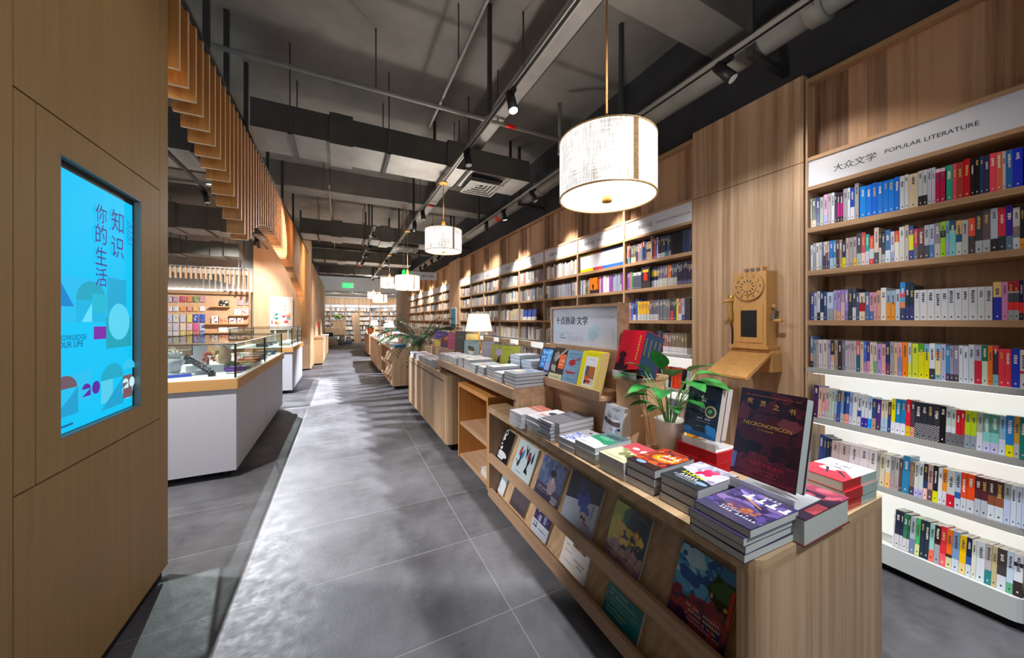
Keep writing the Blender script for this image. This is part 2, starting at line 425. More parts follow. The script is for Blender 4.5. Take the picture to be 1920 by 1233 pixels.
for i, ch in enumerate('你的生活'): stext(ch, .45, .85 - i * .092, .08)
for i, ch in enumerate('2020'): letter(art, ch, (X0, su(.9), sv(.92 - .03 * i)), (0, 0, -1), (0, 1, 0), None, .05, hx('2a8ccc'))
stext('KNOWLEDGE', .01, .350, .18, None, hx('14306a')); stext('YOUR LIFE', .01, .322, .16, None, hx('14306a'))
for i in range(5): srect(.02, .02 + i * .012, .035, .027 + i * .012, '123a70')
srect(.06, .022, .2, .03, '1a5a90')
art.build('screen_picture', 'screen_art', scr)

# ------------------------------------------------------------------ hanging timber slats along the aisle
FINP = [(2.834, 3.055), (2.967, 3.023), (3.116, 3.0), (3.261, 2.974), (3.387, 2.93), (3.512, 2.884), (3.647, 2.838), (3.796, 2.788), (3.941, 2.733), (4.054, 2.655), (4.195, 2.58), (4.31, 2.51), (4.421, 2.40), (4.604, 2.355), (4.72, 2.42), (4.95, 2.58), (5.3, 2.72), (5.727, 2.78), (6.425, 2.78), (7.207, 2.72), (7.904, 2.66), (8.7, 2.54), (9.489, 2.40), (10.5, 2.2), (11.3, 1.6), (11.9, .9)]
def finz(y):
    for (a, za), (b_, zb) in zip(FINP, FINP[1:]):
        if a <= y <= b_: return za + (zb - za) * (y - a) / (b_ - a)
    return FINP[0][1] if y < FINP[0][0] else FINP[-1][1]
sl = thing('hanging_slat_screen', 'long row of honey timber slats hanging over the aisle in a wave', 'slat screen', (-.98, 7.4, 3.5))
mb = MB().box(-1.0, -.96, 2.76, 11.98, 3.53, 3.57).box(-.915, -.9, 2.76, 11.98, 3.52, 3.56); mb.build('rail', 'steel', sl)
y = 2.834
for i in range(68):
    w = .165 if i < 11 else .15
    mb = MB().box(-.9 - w, -.9, y - .01, y + .014, finz(y), 3.53); mb.m[0] = mb.m[3] = 1; mb.build('slat', ['honey_z' if y < 4.3 else 'slat_lit_z', 'slat_edge_lit'], sl); y += .1345
    if y > 11.95: break
for yy in (3.0, 3.6, 4.15, 4.9, 6.2, 7.6, 9.2, 10.8): MB().box(-1.0, -.96, yy - .02, yy + .02, 3.57, CZ).build('hanger', 'steel', sl)
# a lower fringe of slats hung in front of the stationery wall
s2 = thing('slat_fringe', 'short pale slat fringe hung in an arch above the stationery wall', 'slat screen', (-3.4, 11.2, 2.95))
MB().box(-5.4, -2.28, 11.68, 11.72, 2.86, 2.885).build('rail', 'steel', s2)
for i in range(31):
    xx = -5.3 + i * .1; MB().box(xx, xx + .017, 11.64, 11.76, 2.58 - .000 - max(0, (xx + 3.3)) ** 2 * .30 - max(0, -(xx + 4.4)) * .1, 2.88).build('slat', 'oak_z', s2)
for xx in (-5, -3.6, -2.4): MB().box(xx, xx + .02, 11.69, 11.71, 2.885, CZ).build('hanger', 'steel', s2)

# ------------------------------------------------------------------ services under the ceiling
def duct(label, x0, x1, y0, y1, z0, z1, bands):
    t = thing('air_duct', label, 'duct', ((x0 + x1) / 2, (y0 + y1) / 2, z0), 'rectangular air ducts under the ceiling')
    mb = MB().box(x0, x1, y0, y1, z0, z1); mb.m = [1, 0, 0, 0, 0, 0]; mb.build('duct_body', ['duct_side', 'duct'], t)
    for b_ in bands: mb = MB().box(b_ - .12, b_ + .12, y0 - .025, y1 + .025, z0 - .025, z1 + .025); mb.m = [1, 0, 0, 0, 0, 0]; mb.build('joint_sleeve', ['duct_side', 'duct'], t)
    k = x0 + .35
    while k < x1:
        mb = MB().tube([(k, y0 - .03, z0), (k, y0 - .03, CZ)], .007, 6).tube([(k, y1 + .03, z0), (k, y1 + .03, CZ)], .007, 6).box(k - .02, k + .02, y0 - .05, y1 + .05, z0 - .03, z0 - .004)
        mb.build('hanger', 'steel', t); k += 1.0
    return t
duct('large grey air duct nearest the camera crossing the aisle', -.84, 2.45, 4.36, 4.95, 3.5, 3.8, (-.0, 1.35))
duct('second air duct crossing above the middle pendant lamps', -.84, 2.3, 9.2, 9.9, 3.5, 3.85, (-.1, 1.0))
duct('third air duct crossing the aisle behind the second one', -.84, 2.3, 12.9, 13.6, 3.5, 3.85, (0, 1.3))
duct('farthest air duct in front of the grey portal', -.84, 2.3, 16.4, 17.0, 3.5, 3.8, (.2, 1.5))
duct('dark air duct over the display cases left of the slats', -6, -1.2, 9.8, 10.5, 3.5, 4.0, (-3.3, -2.3))
duct('low dark air duct just before the stationery wall', -6, -2.35, 11.0, 11.45, 3.12, 3.45, (-3.6, -2.8))
duct('wide bare air duct over the near display case left of the slats', -6, -1.25, 5.6, 6.3, 3.6, 4.1, (-2.6,))
def diffuser(label, x, y, z, s):
    t = thing('air_diffuser', label, 'air vent', (x, y, z), 'square ceiling air diffusers')
    mb = MB()
    for k in range(5):
        a = s * (1 - k * .19); b_ = a - .025; zz = z - .01 + k * .012
        for q in ((-a, a, -a, -b_), (-a, a, b_, a), (-a, -b_, -b_, b_), (b_, a, -b_, b_)): mb.box(x + q[0], x + q[1], y + q[2], y + q[3], zz, zz + .012)
    mb.build('louvre', 'greyrail', t); MB().box(x - s * .95, x + s * .95, y - s * .95, y + s * .95, z + .05, z + .08).build('box', 'black', t)
diffuser('grey square air diffuser under the nearest duct', 1.80, 4.62, 3.385, .24)
diffuser('grey square air diffuser under the second duct', 1.55, 9.55, 3.385, .30)
# cable tray over the middle track
t = thing('cable_tray', 'grey cable tray running lengthwise above the middle lighting track', 'cable tray', (1.66, 10, 3.88))
MB().box(1.57, 1.75, .2, 20, 3.88, 3.895).box(1.57, 1.578, .2, 20, 3.88, 3.97).box(1.742, 1.75, .2, 20, 3.88, 3.97).build('trough', 'duct', t)
mb = MB()
for k in range(5): mb.tube([(1.595 + k * .03, .2 + i * 1.2, 3.908 + .006 * math.sin(i * 1.3 + k)) for i in range(17)], .011, 6)
mb.build('cables', 'black', t)
for k in range(10): MB().tube([(1.56, .9 + 2 * k, 3.88), (1.56, .9 + 2 * k, CZ)], .008, 6).build('hanger', 'steel', t)
# lighting tracks
def track(label, x, z, y0, y1, n):
    t = thing('lighting_track', label, 'light track', (x, (y0 + y1) / 2, z))
    MB().box(x - .022, x + .022, y0, y1, z - .03, z).build('track_channel', 'greyrail', t)
    MB().box(x - .012, x + .012, y0, y1, z - .0315, z - .03).build('slot', 'black', t)
    for i in range(n):
        yy = y0 + .4 + (y1 - y0 - .8) * i / (n - 1)
        for da, db in ((1.7, 2.16), (4.2, 5.1), (7.5, 8.1), (9.05, 10.05), (12.75, 13.75), (16.2, 17.2)):
            if da < yy < db: yy = db
        MB().box(x - .018, x + .018, yy - .018, yy + .018, z, CZ).build('hanger', 'steel', t)
track('grey lighting track along the front of the bookcases', 2.5, 3.425, .2, 16.9, 9)
track('grey lighting track down the middle that carries the pendants', 1.243, 3.40, -1.2, 16.6, 10)
track('short lighting track left of the pendants near the far end', .6, 3.41, 7.4, 13, 5)
def spotlight(label, x, y, z, aim, power=0, size=40, lit=False, blend=.6, col=(1, .97, .93)):
    t = thing('track_spotlight', label, 'spotlight', (x, y, z))
    d = (Vector(aim) - Vector((x, y, z - .1))).normalized(); p = Vector((x, y, z - .1))
    MB().box(x - .018, x + .018, y - .05, y + .05, z - .03, z).tube([(x, y, z - .03), tuple(p)], .01, 6).build('bracket', 'black', t)
    MB().tube([tuple(p - d * .09), tuple(p + d * .075)], [.036, .04], 14).build('head', 'black', t)
    if lit: MB().tube([tuple(p + d * .0755), tuple(p + d * .078)], .034, 14).build('lens', 'lens', t)
    else: MB().tube([tuple(p + d * .0755), tuple(p + d * .078)], .034, 14).build('lens', 'acrylic', t)
    if power: spot('spot_lamp', p + d * .10, aim, power, size, blend, col, .035, t)
SX, SZ = 2.5, 3.395
WARM = (1, .93, .84)
shelf_spots = [(1.55, .75, 16), (3.2, 3.02, 90), (4.34, 3.95, 80), (5.35, 5.6, 90), (6.15, 7.3, 90), (8.2, 8.9, 90), (10.6, 11.0, 90), (12.3, 12.8, 90), (14.2, 14.6, 90), (16.1, 16.3, 80)]
for i, (ys, ya, pw) in enumerate(shelf_spots):
    spotlight('%s black spotlight from the near end of the track along the bookcases' % ordw(i + 1), SX, ys, SZ, (2.95, ya, 2.1), pw * 2.1, 54, i in (3,), .8, WARM)
spotlight('added black spotlight pointing straight down before the popular literature bookcase', SX, .55, SZ, (2.2, .75, 0), 200, 44, False, .7, (.92, .96, 1))  # added to brighten the floor before the nearest bookcase
for i, (ys, ax, ya) in enumerate([(9.8, .1, 10.2), (11.6, .1, 12.4), (13.6, 0, 14.6), (15.6, 0, 17.4)]):
    spotlight('%s added black spotlight turned toward the aisle on the bookcase track' % ordw(i + 1), SX, ys, SZ, (ax, ya, 0), 1500, 50, False, .6, (.90, .94, 1))  # these are added to brighten the far aisle floor
for i, (ys, aim, pw, lit) in enumerate([(-.9, (1.5, .6, .55), 150, False), (-.5, (-.92, 1.9, 1.7), 75, False), (.85, (1.55, .75, .8), 90, False), (2.51, (1.45, 1.9, .9), 110, True), (.95, (2.85, 1.65, 1.5), 80, False), (3.6, (1.5, 3.2, 1.0), 130, False), (5.9, (1.4, 5.2, .9), 100, False), (6.67, (1.4, 8.5, .9), 120, True), (11.2, (1.4, 11.5, .9), 120, True), (16.2, (1.0, 22, 3.3), 420, False)]):  # added fill: both behind the camera, plus the phone pillar's and portal beam's
    spotlight('%s black spotlight on the middle track, in a partly added set' % ordw(i + 1), 1.243, ys, 3.37, aim, pw, 60, lit, .5, (.95, .97, 1))
for i, (ys, lit) in enumerate([(7.9, False), (9.1, False), (10.4, False), (11.6, True)]):
    spotlight('%s black spotlight on the short left track' % ordw(i + 1), .6, ys, 3.38, [(-.95, 6.0, 2.9), (-1.5, 12, 2.4), (-.95, 9.5, 2.7), (-.9, 13.5, 1.4)][i], [120, 120, 130, 150][i], 60, lit, .8, WARM)
# spotlights fixed to the ceiling left of the slats: they shine along the aisle under the wavy slat edge
for i, (ys, ax, ya, pw, sz) in enumerate([(8.0, .0, 2.6, 1800, 40), (9.2, -.05, 4.8, 2500, 40), (6.9, -.1, 6.9, 1500, 62), (11.3, .1, 8.2, 3800, 52)]):
    p = (-1.82, ys, 4.3); d = (Vector((ax, ya, 0)) - Vector(p)).normalized()
    t = thing('ceiling_spotlight', '%s ceiling spotlight left of the slats, shining on the aisle' % ordw(i + 1), 'spotlight', p)
    MB().tube([tuple(Vector(p) - d * .1), tuple(Vector(p) + d * .08)], .045, 14).build('head', 'black', t); MB().box(-1.85, -1.79, ys - .03, ys + .03, 4.34, CZ).build('bracket', 'black', t)
    MB().tube([tuple(Vector(p) + d * .0805), tuple(Vector(p) + d * .083)], .04, 14).build('lens', 'acrylic', t)
    spot('spot_lamp', Vector(p) + d * .11, (ax, ya, 0), pw, sz, .5, (.90, .94, 1), .025, t)
# spotlights over the display cases, left of the slats
t = thing('lighting_track', 'dark lighting track over the display cases left of the slats', 'light track', (-1.75, 7, 3.4))
MB().box(-1.77, -1.73, 2.9, 11, 3.37, 3.4).build('track_channel', 'black', t)
for k in range(4): MB().box(-1.76, -1.74, (3.2, 5.0, 7.2, 9.3)[k], (3.22, 5.02, 7.22, 9.32)[k], 3.4, CZ).build('hanger', 'steel', t)
for i, (ys, aim, pw) in enumerate([(3.2, (-.7, 3.0, 0), 420), (3.05, (1.08, 2.0, .75), 110), (4.8, (-1.1, 4.7, .9), 170), (6.4, (-1.1, 6.6, .9), 150), (8.6, (-1.1, 9.0, .9), 170), (9.6, (-3.2, 12.3, 1.4), 380), (9.9, (-1.6, 12.0, 1.8), 80)]):  # the second is added to brighten the nearest table's front
    spotlight('%s spotlight over the display cases left of the slats, in a set with one added' % ordw(i + 1), -1.75, ys, 3.37, aim, pw, 74, False, .5, (1, .98, .95))
# big drain pipe along the bookcases
t = thing('drain_pipe', 'thick grey drain pipe running above the bookcases', 'pipe', (2.85, 9, 3.6))
MB().tube([(2.85, -1, 3.6), (2.85, 17, 3.6)], .1, 20).build('pipe_run', 'pipe', t)
MB().tube([(2.85, 3.1, 3.58), (3.15, 3.1, 3.58), (3.17, 3.1, 3.2)], .06, 12).build('branch', 'pipe', t)
for yy in (1.15, 4.7, 8.2): MB().tube([(2.85, yy - .05, 3.6), (2.85, yy + .05, 3.6)], .118, 20).box(2.72, 2.745, yy - .02, yy + .02, 3.54, 3.66).box(2.955, 2.98, yy - .02, yy + .02, 3.54, 3.66).build('coupling', 'pipe', t)
for yy in (1.5, 5.2, 9.0): MB().box(2.70, 3.21, yy - .025, yy + .025, 3.455, 3.495).box(2.70, 2.735, yy - .025, yy + .025, 3.495, CZ).build('bracket', 'steel', t)
for yy in (6.3, 12.0): MB().tube([(2.85, yy - .07, 3.6), (2.85, yy + .07, 3.6)], .1015, 20).build('red_band', 'red', t, 'red marking band')
t = thing('branch_pipe', 'grey pipe crossing from the ceiling beam to the drain pipe', 'pipe', (2.2, 1.0, 3.9))
MB().tube([(1.9, .96, 3.98), (3.2, .96, 3.98)], .075, 16).build('pipe_run', 'pipe', t)
def spr(label, p0, p1, bands, r=.022):
    t = thing('sprinkler_pipe', label, 'pipe', ((p0[0] + p1[0]) / 2, (p0[1] + p1[1]) / 2, p0[2]))
    MB().tube([p0, p1], r, 10).build('pipe_run', 'pipe', t)
    a = Vector(p0); b_ = Vector(p1)
    for f0, f1 in bands: MB().tube([tuple(a.lerp(b_, f0)), tuple(a.lerp(b_, f1))], r + .002, 10).build('red_band', 'red', t, 'red marking band')
    n = max(2, int((b_ - a).length / 1.3))
    for i in range(n):
        q = a.lerp(b_, (i + .35) / n); MB().tube([tuple(q), (q.x, q.y, CZ)], .007, 6).build('hanger', 'steel', t)
    return t
t = spr('slim grey sprinkler pipe crossing in front of the nearest duct', (-1.5, 3.75, 3.83), (2.53, 3.71, 3.83), [(.808, .84)])
MB().tube([(2.53, 3.71, 4.3), (2.53, 3.71, 3.66)], .022, 10).tube([(2.53, 3.71, 3.68), (2.53, 3.71, 3.64)], .03, 10).build('sprinkler_drop', 'pipe', t)
spr('slim grey sprinkler pipe crossing behind the nearest duct', (-.87, 6.95, 3.8), (2.5, 6.9, 3.8), [(.7, .75)])
spr('slim grey sprinkler pipe crossing before the farthest duct', (-.9, 15.2, 3.7), (2.6, 15.1, 3.7), [(.4, .47)])
spr('slim grey conduit running lengthwise left of the cable tray', (.98, .6, 3.9), (.98, 4.3, 3.9), [], .014)
spr('slim sprinkler pipe with red band left of the slats', (-5, 6.9, 3.6), (-1.2, 6.9, 3.6), [(.42, .47)])
spr('slim grey conduit running lengthwise over the slats', (-.2, 7, 3.93), (-.2, 16, 3.93), [], .014)

# ================================================================== PENDANTS, SIGNS OVERHEAD
def pendant(label, y, zb, r=.245):
    x = 1.243; h = .29; zt = zb + h
    t = thing('pendant_lamp', label, 'pendant lamp', (x, y, zb), 'drum pendants along the middle track')
    MB().lathe([(r, 0), (r, h), (r - .004, h), (r - .004, 0), (r, 0)], (x, y, zb), 48).build('shade', 'linen', t)
    for rr, z0 in ((r, zb - .003), (r, zb + h - .003)): MB().lathe([(rr + .002, z0), (rr + .002, z0 + .007), (rr - .006, z0 + .007), (rr - .006, z0), (rr + .002, z0)], (x, y, 0), 48).build('rim', 'seam', t)
    a = math.atan2(-y, -x) + .55
    mb = MB(); mb.poly([(x + (r + .0015) * math.cos(a + d), y + (r + .0015) * math.sin(a + d), z) for d, z in ((-.055, zb + .006), (.055, zb + .006), (.055, zt - .003), (-.055, zt - .003))])
    mb.build('seam', 'seam', t)
    MB().lathe([(0.0, .012), (r - .008, .012), (r - .008, .018), (0, .018)], (x, y, zb), 48).build('diffuser', 'diffuser', t)
    MB().lathe([(0, -.018), (.026, -.018), (.026, .011), (0, .011)], (x, y, zb), 20).build('finial', 'lampwood', t)
    MB().lathe([(0, 0), (.034, 0), (.022, .115), (.018, .125), (0, .125)], (x, y, zt), 20).build('neck', 'lampwood', t)
    MB().lathe([(0, .125), (.012, .125), (.008, .15), (0, .15)], (x, y, zt), 12).build('cap', 'chrome', t)
    ld = bpy.data.lights.new('pendant_bulb', 'POINT'); ld.energy = 40; ld.color = (1, .94, .86); ld.shadow_soft_size = .06
    lo = bpy.data.objects.new('pendant_bulb', ld); COL.objects.link(lo); lo.parent = t; lo.location = (.0, .0, .12)
    MB().tube([(x, y, zt + .14), (x, y, 3.35)], .005, 8).build('cord', 'cord', t)
    MB().lathe([(0, 0), (.06, .004), (.06, .02), (0, .02)], (x, y, 3.3475), 24).build('canopy', 'lampwood', t)
pendant('large linen drum pendant nearest the camera', 1.39, 2.135)
pendant('linen drum pendant hung higher, second from the camera', 4.60, 2.43)
pendant('linen drum pendant with a wood neck, third from the camera', 7.44, 2.135)
pendant('linen drum pendant just left of the third one', 10.44, 2.43)
pendant('linen drum pendant in the far lower pair, nearer one', 13.2, 2.135)
pendant('linen drum pendant farthest down the aisle', 16.0, 2.43)
t = thing('hanging_sign', 'white hanging category board beside the third pendant', 'sign', (1.95, 9.1, 2.55))
MB().box(1.58, 2.27, 9.08, 9.12, 2.56, 2.76).build('board', 'sign', t)
mb = MB(); letter(mb, '音乐书籍', (1.88, 9.078, 2.62), (1, 0, 0), (0, 0, 1), .3); mb.build('lettering', 'ink', t)
for xx in (1.68, 2.17): MB().tube([(xx, 9.1, 2.76), (xx, 9.1, CZ)], .004, 6).build('suspension_wire', 'steel', t)
t = thing('exit_sign', 'small green exit sign box hung above the third pendant', 'exit sign', (1.4, 8.9, 2.6))
MB().box(1.385, 1.42, 8.8, 9.1, 2.58, 2.75).build('box', 'exit_green', t)
for yy in (8.85, 9.05): MB().tube([(1.4, yy, 2.75), (1.4, yy, CZ)], .005, 6).build('suspension_rod', 'greyrail', t)
t = thing('exit_sign', 'green running-man exit sign on the grey portal beam', 'exit sign', (.32, 21.8, 3.35))
MB().box(.05, .62, 21.83, 21.9, 3.36, 3.62).build('box', 'exit_green', t)
mb = MB()
mb.box(.5, .6, 21.826, 21.829, 3.39, 3.58).poly([(.1, 21.826, 3.49), (.2, 21.826, 3.55), (.2, 21.826, 3.43)]).box(.2, .3, 21.826, 21.829, 3.475, 3.505)
mb.disc((.40, 21.826, 3.57), .02, 10, ax='y').poly([(.38, 21.826, 3.55), (.42, 21.826, 3.55), (.43, 21.826, 3.47), (.46, 21.826, 3.40), (.43, 21.826, 3.40), (.40, 21.826, 3.46), (.36, 21.826, 3.40), (.34, 21.826, 3.42), (.38, 21.826, 3.48)])
mb.build('pictogram', 'white_ink', t)

# ================================================================== BOOKCASES
PAL = {
 'dark': ['22242e', '30384e', '181a22', '4a4658', '5a5a6a', '2c3a5a', '6a6478', '3a2f3f', '8a8494', '503a60', 'b0aab0', '1f2f4a', '7a3040'],
 'light': ['ece8e6', 'e4e0dc', 'd6d4d8', 'f2f0ee', 'c8ccd4', 'e8d8d4', 'b0b8c4', 'd2c4b4', 'f4f2ee', 'c0a898', 'a8b8c8', 'c8a098', '8a9cb0', 'dcd0a8', '7a808c'],
 'mid': ['c8c4c4', 'a8a4ac', '8890a0', 'd8d0c8', '9a9088', 'e6e2de', '6a7488', 'b49a8c', 'b08478', '6c8094', 'ccb890', '8a9690', 'efe8e4', '4a5568'],
 'vivid': ['7a4a98', 'c03a58', 'e8e4e0', '2f5fa8', 'e07838', '9a58a8', 'd8d4d0', 'c8b048', '3a8078', '282c3a', 'e4a0b0', 'b8b4bc']}
def sbook(mb, ya, yb, z, h, x0, d, cols, tilt=0, off=0, marks=True, seed=0):
    """one upright shelf book between ya > yb: spine faces -x; cols = [(colour, share), ...] from top to bottom"""
    rng = random.Random(seed); T = None
    n0 = len(mb.v)
    zz = z + h
    for c, s_ in cols:
        z2 = max(z, zz - h * s_)
        mb.box(x0, x0 + d, yb, ya, z2, zz, c if not isinstance(c, str) else hx(c)); zz = z2
    pc = hx('e4ddd0'); g = min(.002, (ya - yb) * .15)
    mb.poly([(x0 + .004, yb + g, z + h + .0004), (x0 + d, yb + g, z + h + .0004), (x0 + d, ya - g, z + h + .0004), (x0 + .004, ya - g, z + h + .0004)], pc)
    if marks:
        c0 = cols[0][0]; c0 = hx(c0) if isinstance(c0, str) else c0
        lum = .2126 * c0[0] + .7152 * c0[1] + .0722 * c0[2]
        ic = hx('4a4a54') if lum > .3 else hx(rng.choice(['e8e4dc', 'e8e4dc', 'd0b060']))
        ym = (ya + yb) / 2; w = min(.006, (ya - yb) * rng.uniform(.2, .3)); zt = z + h * rng.uniform(.82, .92); n = rng.randint(3, 6); cs = (ya - yb) * rng.uniform(.5, .75)
        cs = min(cs, .011)
        for k in range(n):
            if zt - cs < z + h * .3: break
            a = ym + w * rng.uniform(.6, 1); b_ = ym - w * rng.uniform(.6, 1)
            mb.poly([(x0 - .0004, a, zt - cs * .75), (x0 - .0004, b_, zt - cs * .75), (x0 - .0004, b_, zt), (x0 - .0004, a, zt)], ic)
            if rng.random() < .5:   # a break inside the character
                zc = zt - cs * .4; mb.poly([(x0 - .0006, a * .8 + b_ * .2, zc - cs * .07), (x0 - .0006, a * .2 + b_ * .8, zc - cs * .07), (x0 - .0006, a * .2 + b_ * .8, zc + cs * .07), (x0 - .0006, a * .8 + b_ * .2, zc + cs * .07)], c0)
            zt -= cs * 1.02
        zs = z + h * .08; q = w * .45
        c1 = cols[-1][0]; c1 = hx(c1) if isinstance(c1, str) else c1
        lum = .2126 * c1[0] + .7152 * c1[1] + .0722 * c1[2]; ic = hx('33333a') if lum > .3 else hx('dcd8d0')
        mb.poly([(x0 - .0004, ym + q, zs), (x0 - .0004, ym - q, zs), (x0 - .0004, ym - q, zs + .008), (x0 - .0004, ym + q, zs + .008)], ic)
    if tilt:
        ct, st = math.cos(tilt), math.sin(tilt)
        for i in range(n0, len(mb.v)):
            a, b_, c = mb.v[i]; a -= x0; c -= z
            mb.v[i] = (x0 + a * ct + c * st, b_, z - a * st + c * ct + .0006)
    return mb

SHZ = [2.148, 1.847, 1.5, 1.17, .83, .498, .165]      # top surfaces of the seven shelves
T_ = .035
def bookcase(label, y0, y1, sign=None, two=None, rounded=False, detail=True):
    t = thing('bookcase', label, 'bookcase', (3.07, (y0 + y1) / 2, 0), 'oak bookcases along the right wall')
    a, b_ = y0 + .014, y1 - .014; XB = 3.19
    MB().box(FX, XB + .015, y0, a, .05, 3.195).build('side_panel', 'oak_z', t); MB().box(FX, XB + .015, b_, y1, .05, 3.195).build('side_panel', 'oak_z', t)
    MB().box(FX, XB + .015, a, b_, 3.16, 3.195).build('top_panel', 'oak_y', t)
    MB().box(FX + .06, FX + .08, a, b_, 2.64, 3.16).build('upper_panel', 'walnut_z', t)
    MB().box(XB, XB + .015, a, b_, 1.17, 2.64).build('back_panel', 'walnut_z', t)
    MB().box(FX, FX + .08, a, b_, 2.615, 2.64).box(FX, XB, a, b_, 2.41, 2.435).build('sign_frame', 'oak_y', t)
    s_ = MB().box(FX + .006, FX + .03, a, b_, 2.435, 2.615).build('header_sign', 'sign', t)
    mb = MB()
    xs = FX + .0055
    if sign:
        for txt, yy, zz, w in sign: letter(MB(), txt, (xs, yy, zz), (0, -1, 0), (0, 0, 1), w).build('lettering', 'ink', s_)
    for z in SHZ[:3]: MB().box(FX, XB, a, b_, z - T_, z).build('shelf', 'oak_y', t)
    yr = a if not rounded else y0 - .0
    for z in SHZ[3:6]:
        tl = {.83: 7, .498: 9}.get(z, 0); mb = MB().rbox(FX - .02, XB, a, b_, z - T_, z, .05, corners=(1 if rounded else 0, 0, 0, 0))
        mb.v = [(p[0], p[1], p[2] - (p[0] - FX + .02) * math.tan(R(tl))) for p in mb.v]      # the lower shelves slope back
        sh = mb.build('metal_shelf', 'shelf_grey', t); zl = z - T_ - .065 * math.tan(R(tl))
        MB().box(FX + .03, FX + .045, a + .02, b_ - .02, zl - .008, zl - .001).build('led_strip', 'led', sh)
    MB().box(XB - .001, XB + .015, a, b_, .06, 1.135).build('lit_back_panel', 'lit_liner', t)  # panel glows by itself so the shelf backs look evenly lit
    mb = MB().rbox(FX - .04, XB, a, b_, .05, .165, .05, corners=(1 if rounded else 0, 0, 0, 0))
    mb.v = [(p[0], p[1], p[2] - max(0, p[0] - FX + .015) * math.tan(R(12)) * (p[2] > .1)) for p in mb.v]; mb.build('plinth', 'plinth', t)
    MB().box(FX + .0, XB, a, b_, 0, .05).build('toe_kick', 'matt_black', t)
    return t
RB0, RB1 = .36, 1.258
bookcase('nearest oak bookcase, headed popular literature, right of the wooden phone', RB0, RB1, [('大众文学', y_on(1563, 2.945), 2.489, y_on(1563, 2.945) - y_on(1643, 2.945)), ('POPULAR LITERATURE', y_on(1659, 2.945), 2.507, y_on(1659, 2.945) - y_on(1836, 2.945))], rounded=True)
YB = [2.122 + .8806 * i for i in range(9)]
signs = [[('悬疑小说', 2.80, 2.497, .2), ('SCIENCE & SUSPENSE FICTION', 2.56, 2.51, .40)], [('推理小说', 3.73, 2.497, .2), ('DETECTIVE FICTION', 3.47, 2.51, .3)], [('推理小说', 4.60, 2.497, .22)],
         [('外国文学·诗歌', 5.42, 2.52, .34), ('FOREIGN LITERATURE', 5.46, 2.475, .42)], [('外国小说', 6.25, 2.497, .24)], [('中国现当代文学', 7.22, 2.52, .4), ('CHINESE LITERATURE', 7.26, 2.475, .5)], [('中国文学', 8.0, 2.5, .3)], [('中国古典文学', 8.95, 2.51, .45)]]
labs = ['oak bookcase headed science and suspense fiction, left of the wooden phone', 'oak bookcase headed detective fiction with a long white set on top', 'third oak bookcase left of the wooden phone, sign half lit', 'fourth oak bookcase left of the wooden phone', 'fifth oak bookcase left of the wooden phone, brightly lit sign', 'sixth oak bookcase left of the wooden phone', 'seventh oak bookcase left of the wooden phone', 'eighth oak bookcase, next to the clad pillar with a blue poster']
for i in range(8): bookcase(labs[i], YB[i], YB[i + 1], signs[i])
YF = [10.17 + .8806 * i for i in range(9)]
for i in range(8): bookcase('%s oak bookcase beyond the clad pillar with a blue poster' % ordw(i + 1), YF[i], YF[i + 1], [('文学' if i % 2 else '历史', YF[i] + .6, 2.5, .3)])
# clad pillars between the runs
def pillar(label, y0, y1):
    t = thing('clad_pillar', label, 'wood panelling', (2.95, (y0 + y1) / 2, 0), 'wood clad pillars between bookcases')
    MB().box(FX - .012, 3.2, y0 + .002, y1 - .002, .05, 2.615).build('lower_panel', 'oak_z', t)
    MB().box(FX - .012, 3.2, y0 + .002, y1 - .002, 2.62, 3.235).build('upper_panel', 'oak_z', t)
    MB().box(FX + .01, 3.2, y0 + .01, y1 - .01, 0, .05).build('toe_kick', 'matt_black', t)
pillar('wood clad pillar that carries the wooden wall phone', 1.262, 2.12)
pillar('wood clad pillar with the small blue poster', YB[8] + .002, 10.165)
t = thing('wall_poster', 'small blue and white poster on the far clad pillar', 'poster', (2.92, 9.75, 1.28))
MB().box(2.915, 2.927, 9.45, 9.95, 1.26, 1.86).build('board', 'white', t)
mb = MB()
for q, c in (((9.47, 9.93, 1.28, 1.84), '1f7ea0'), ((9.55, 9.85, 1.60, 1.74), 'd8e8f0'), ((9.47, 9.62, 1.3, 1.5), 'e8f0f0'), ((9.66, 9.9, 1.34, 1.52), '8cc4d4'), ((9.72, 9.82, 1.64, 1.7), 'd05060')):
    lay[0] += 1; xx = 2.9145 - .0002 * (lay[0] % 7); mb.poly([(xx, q[1], q[2]), (xx, q[0], q[2]), (xx, q[0], q[3]), (xx, q[1], q[3])], hx(c))
mb.build('picture', 'paint', t)

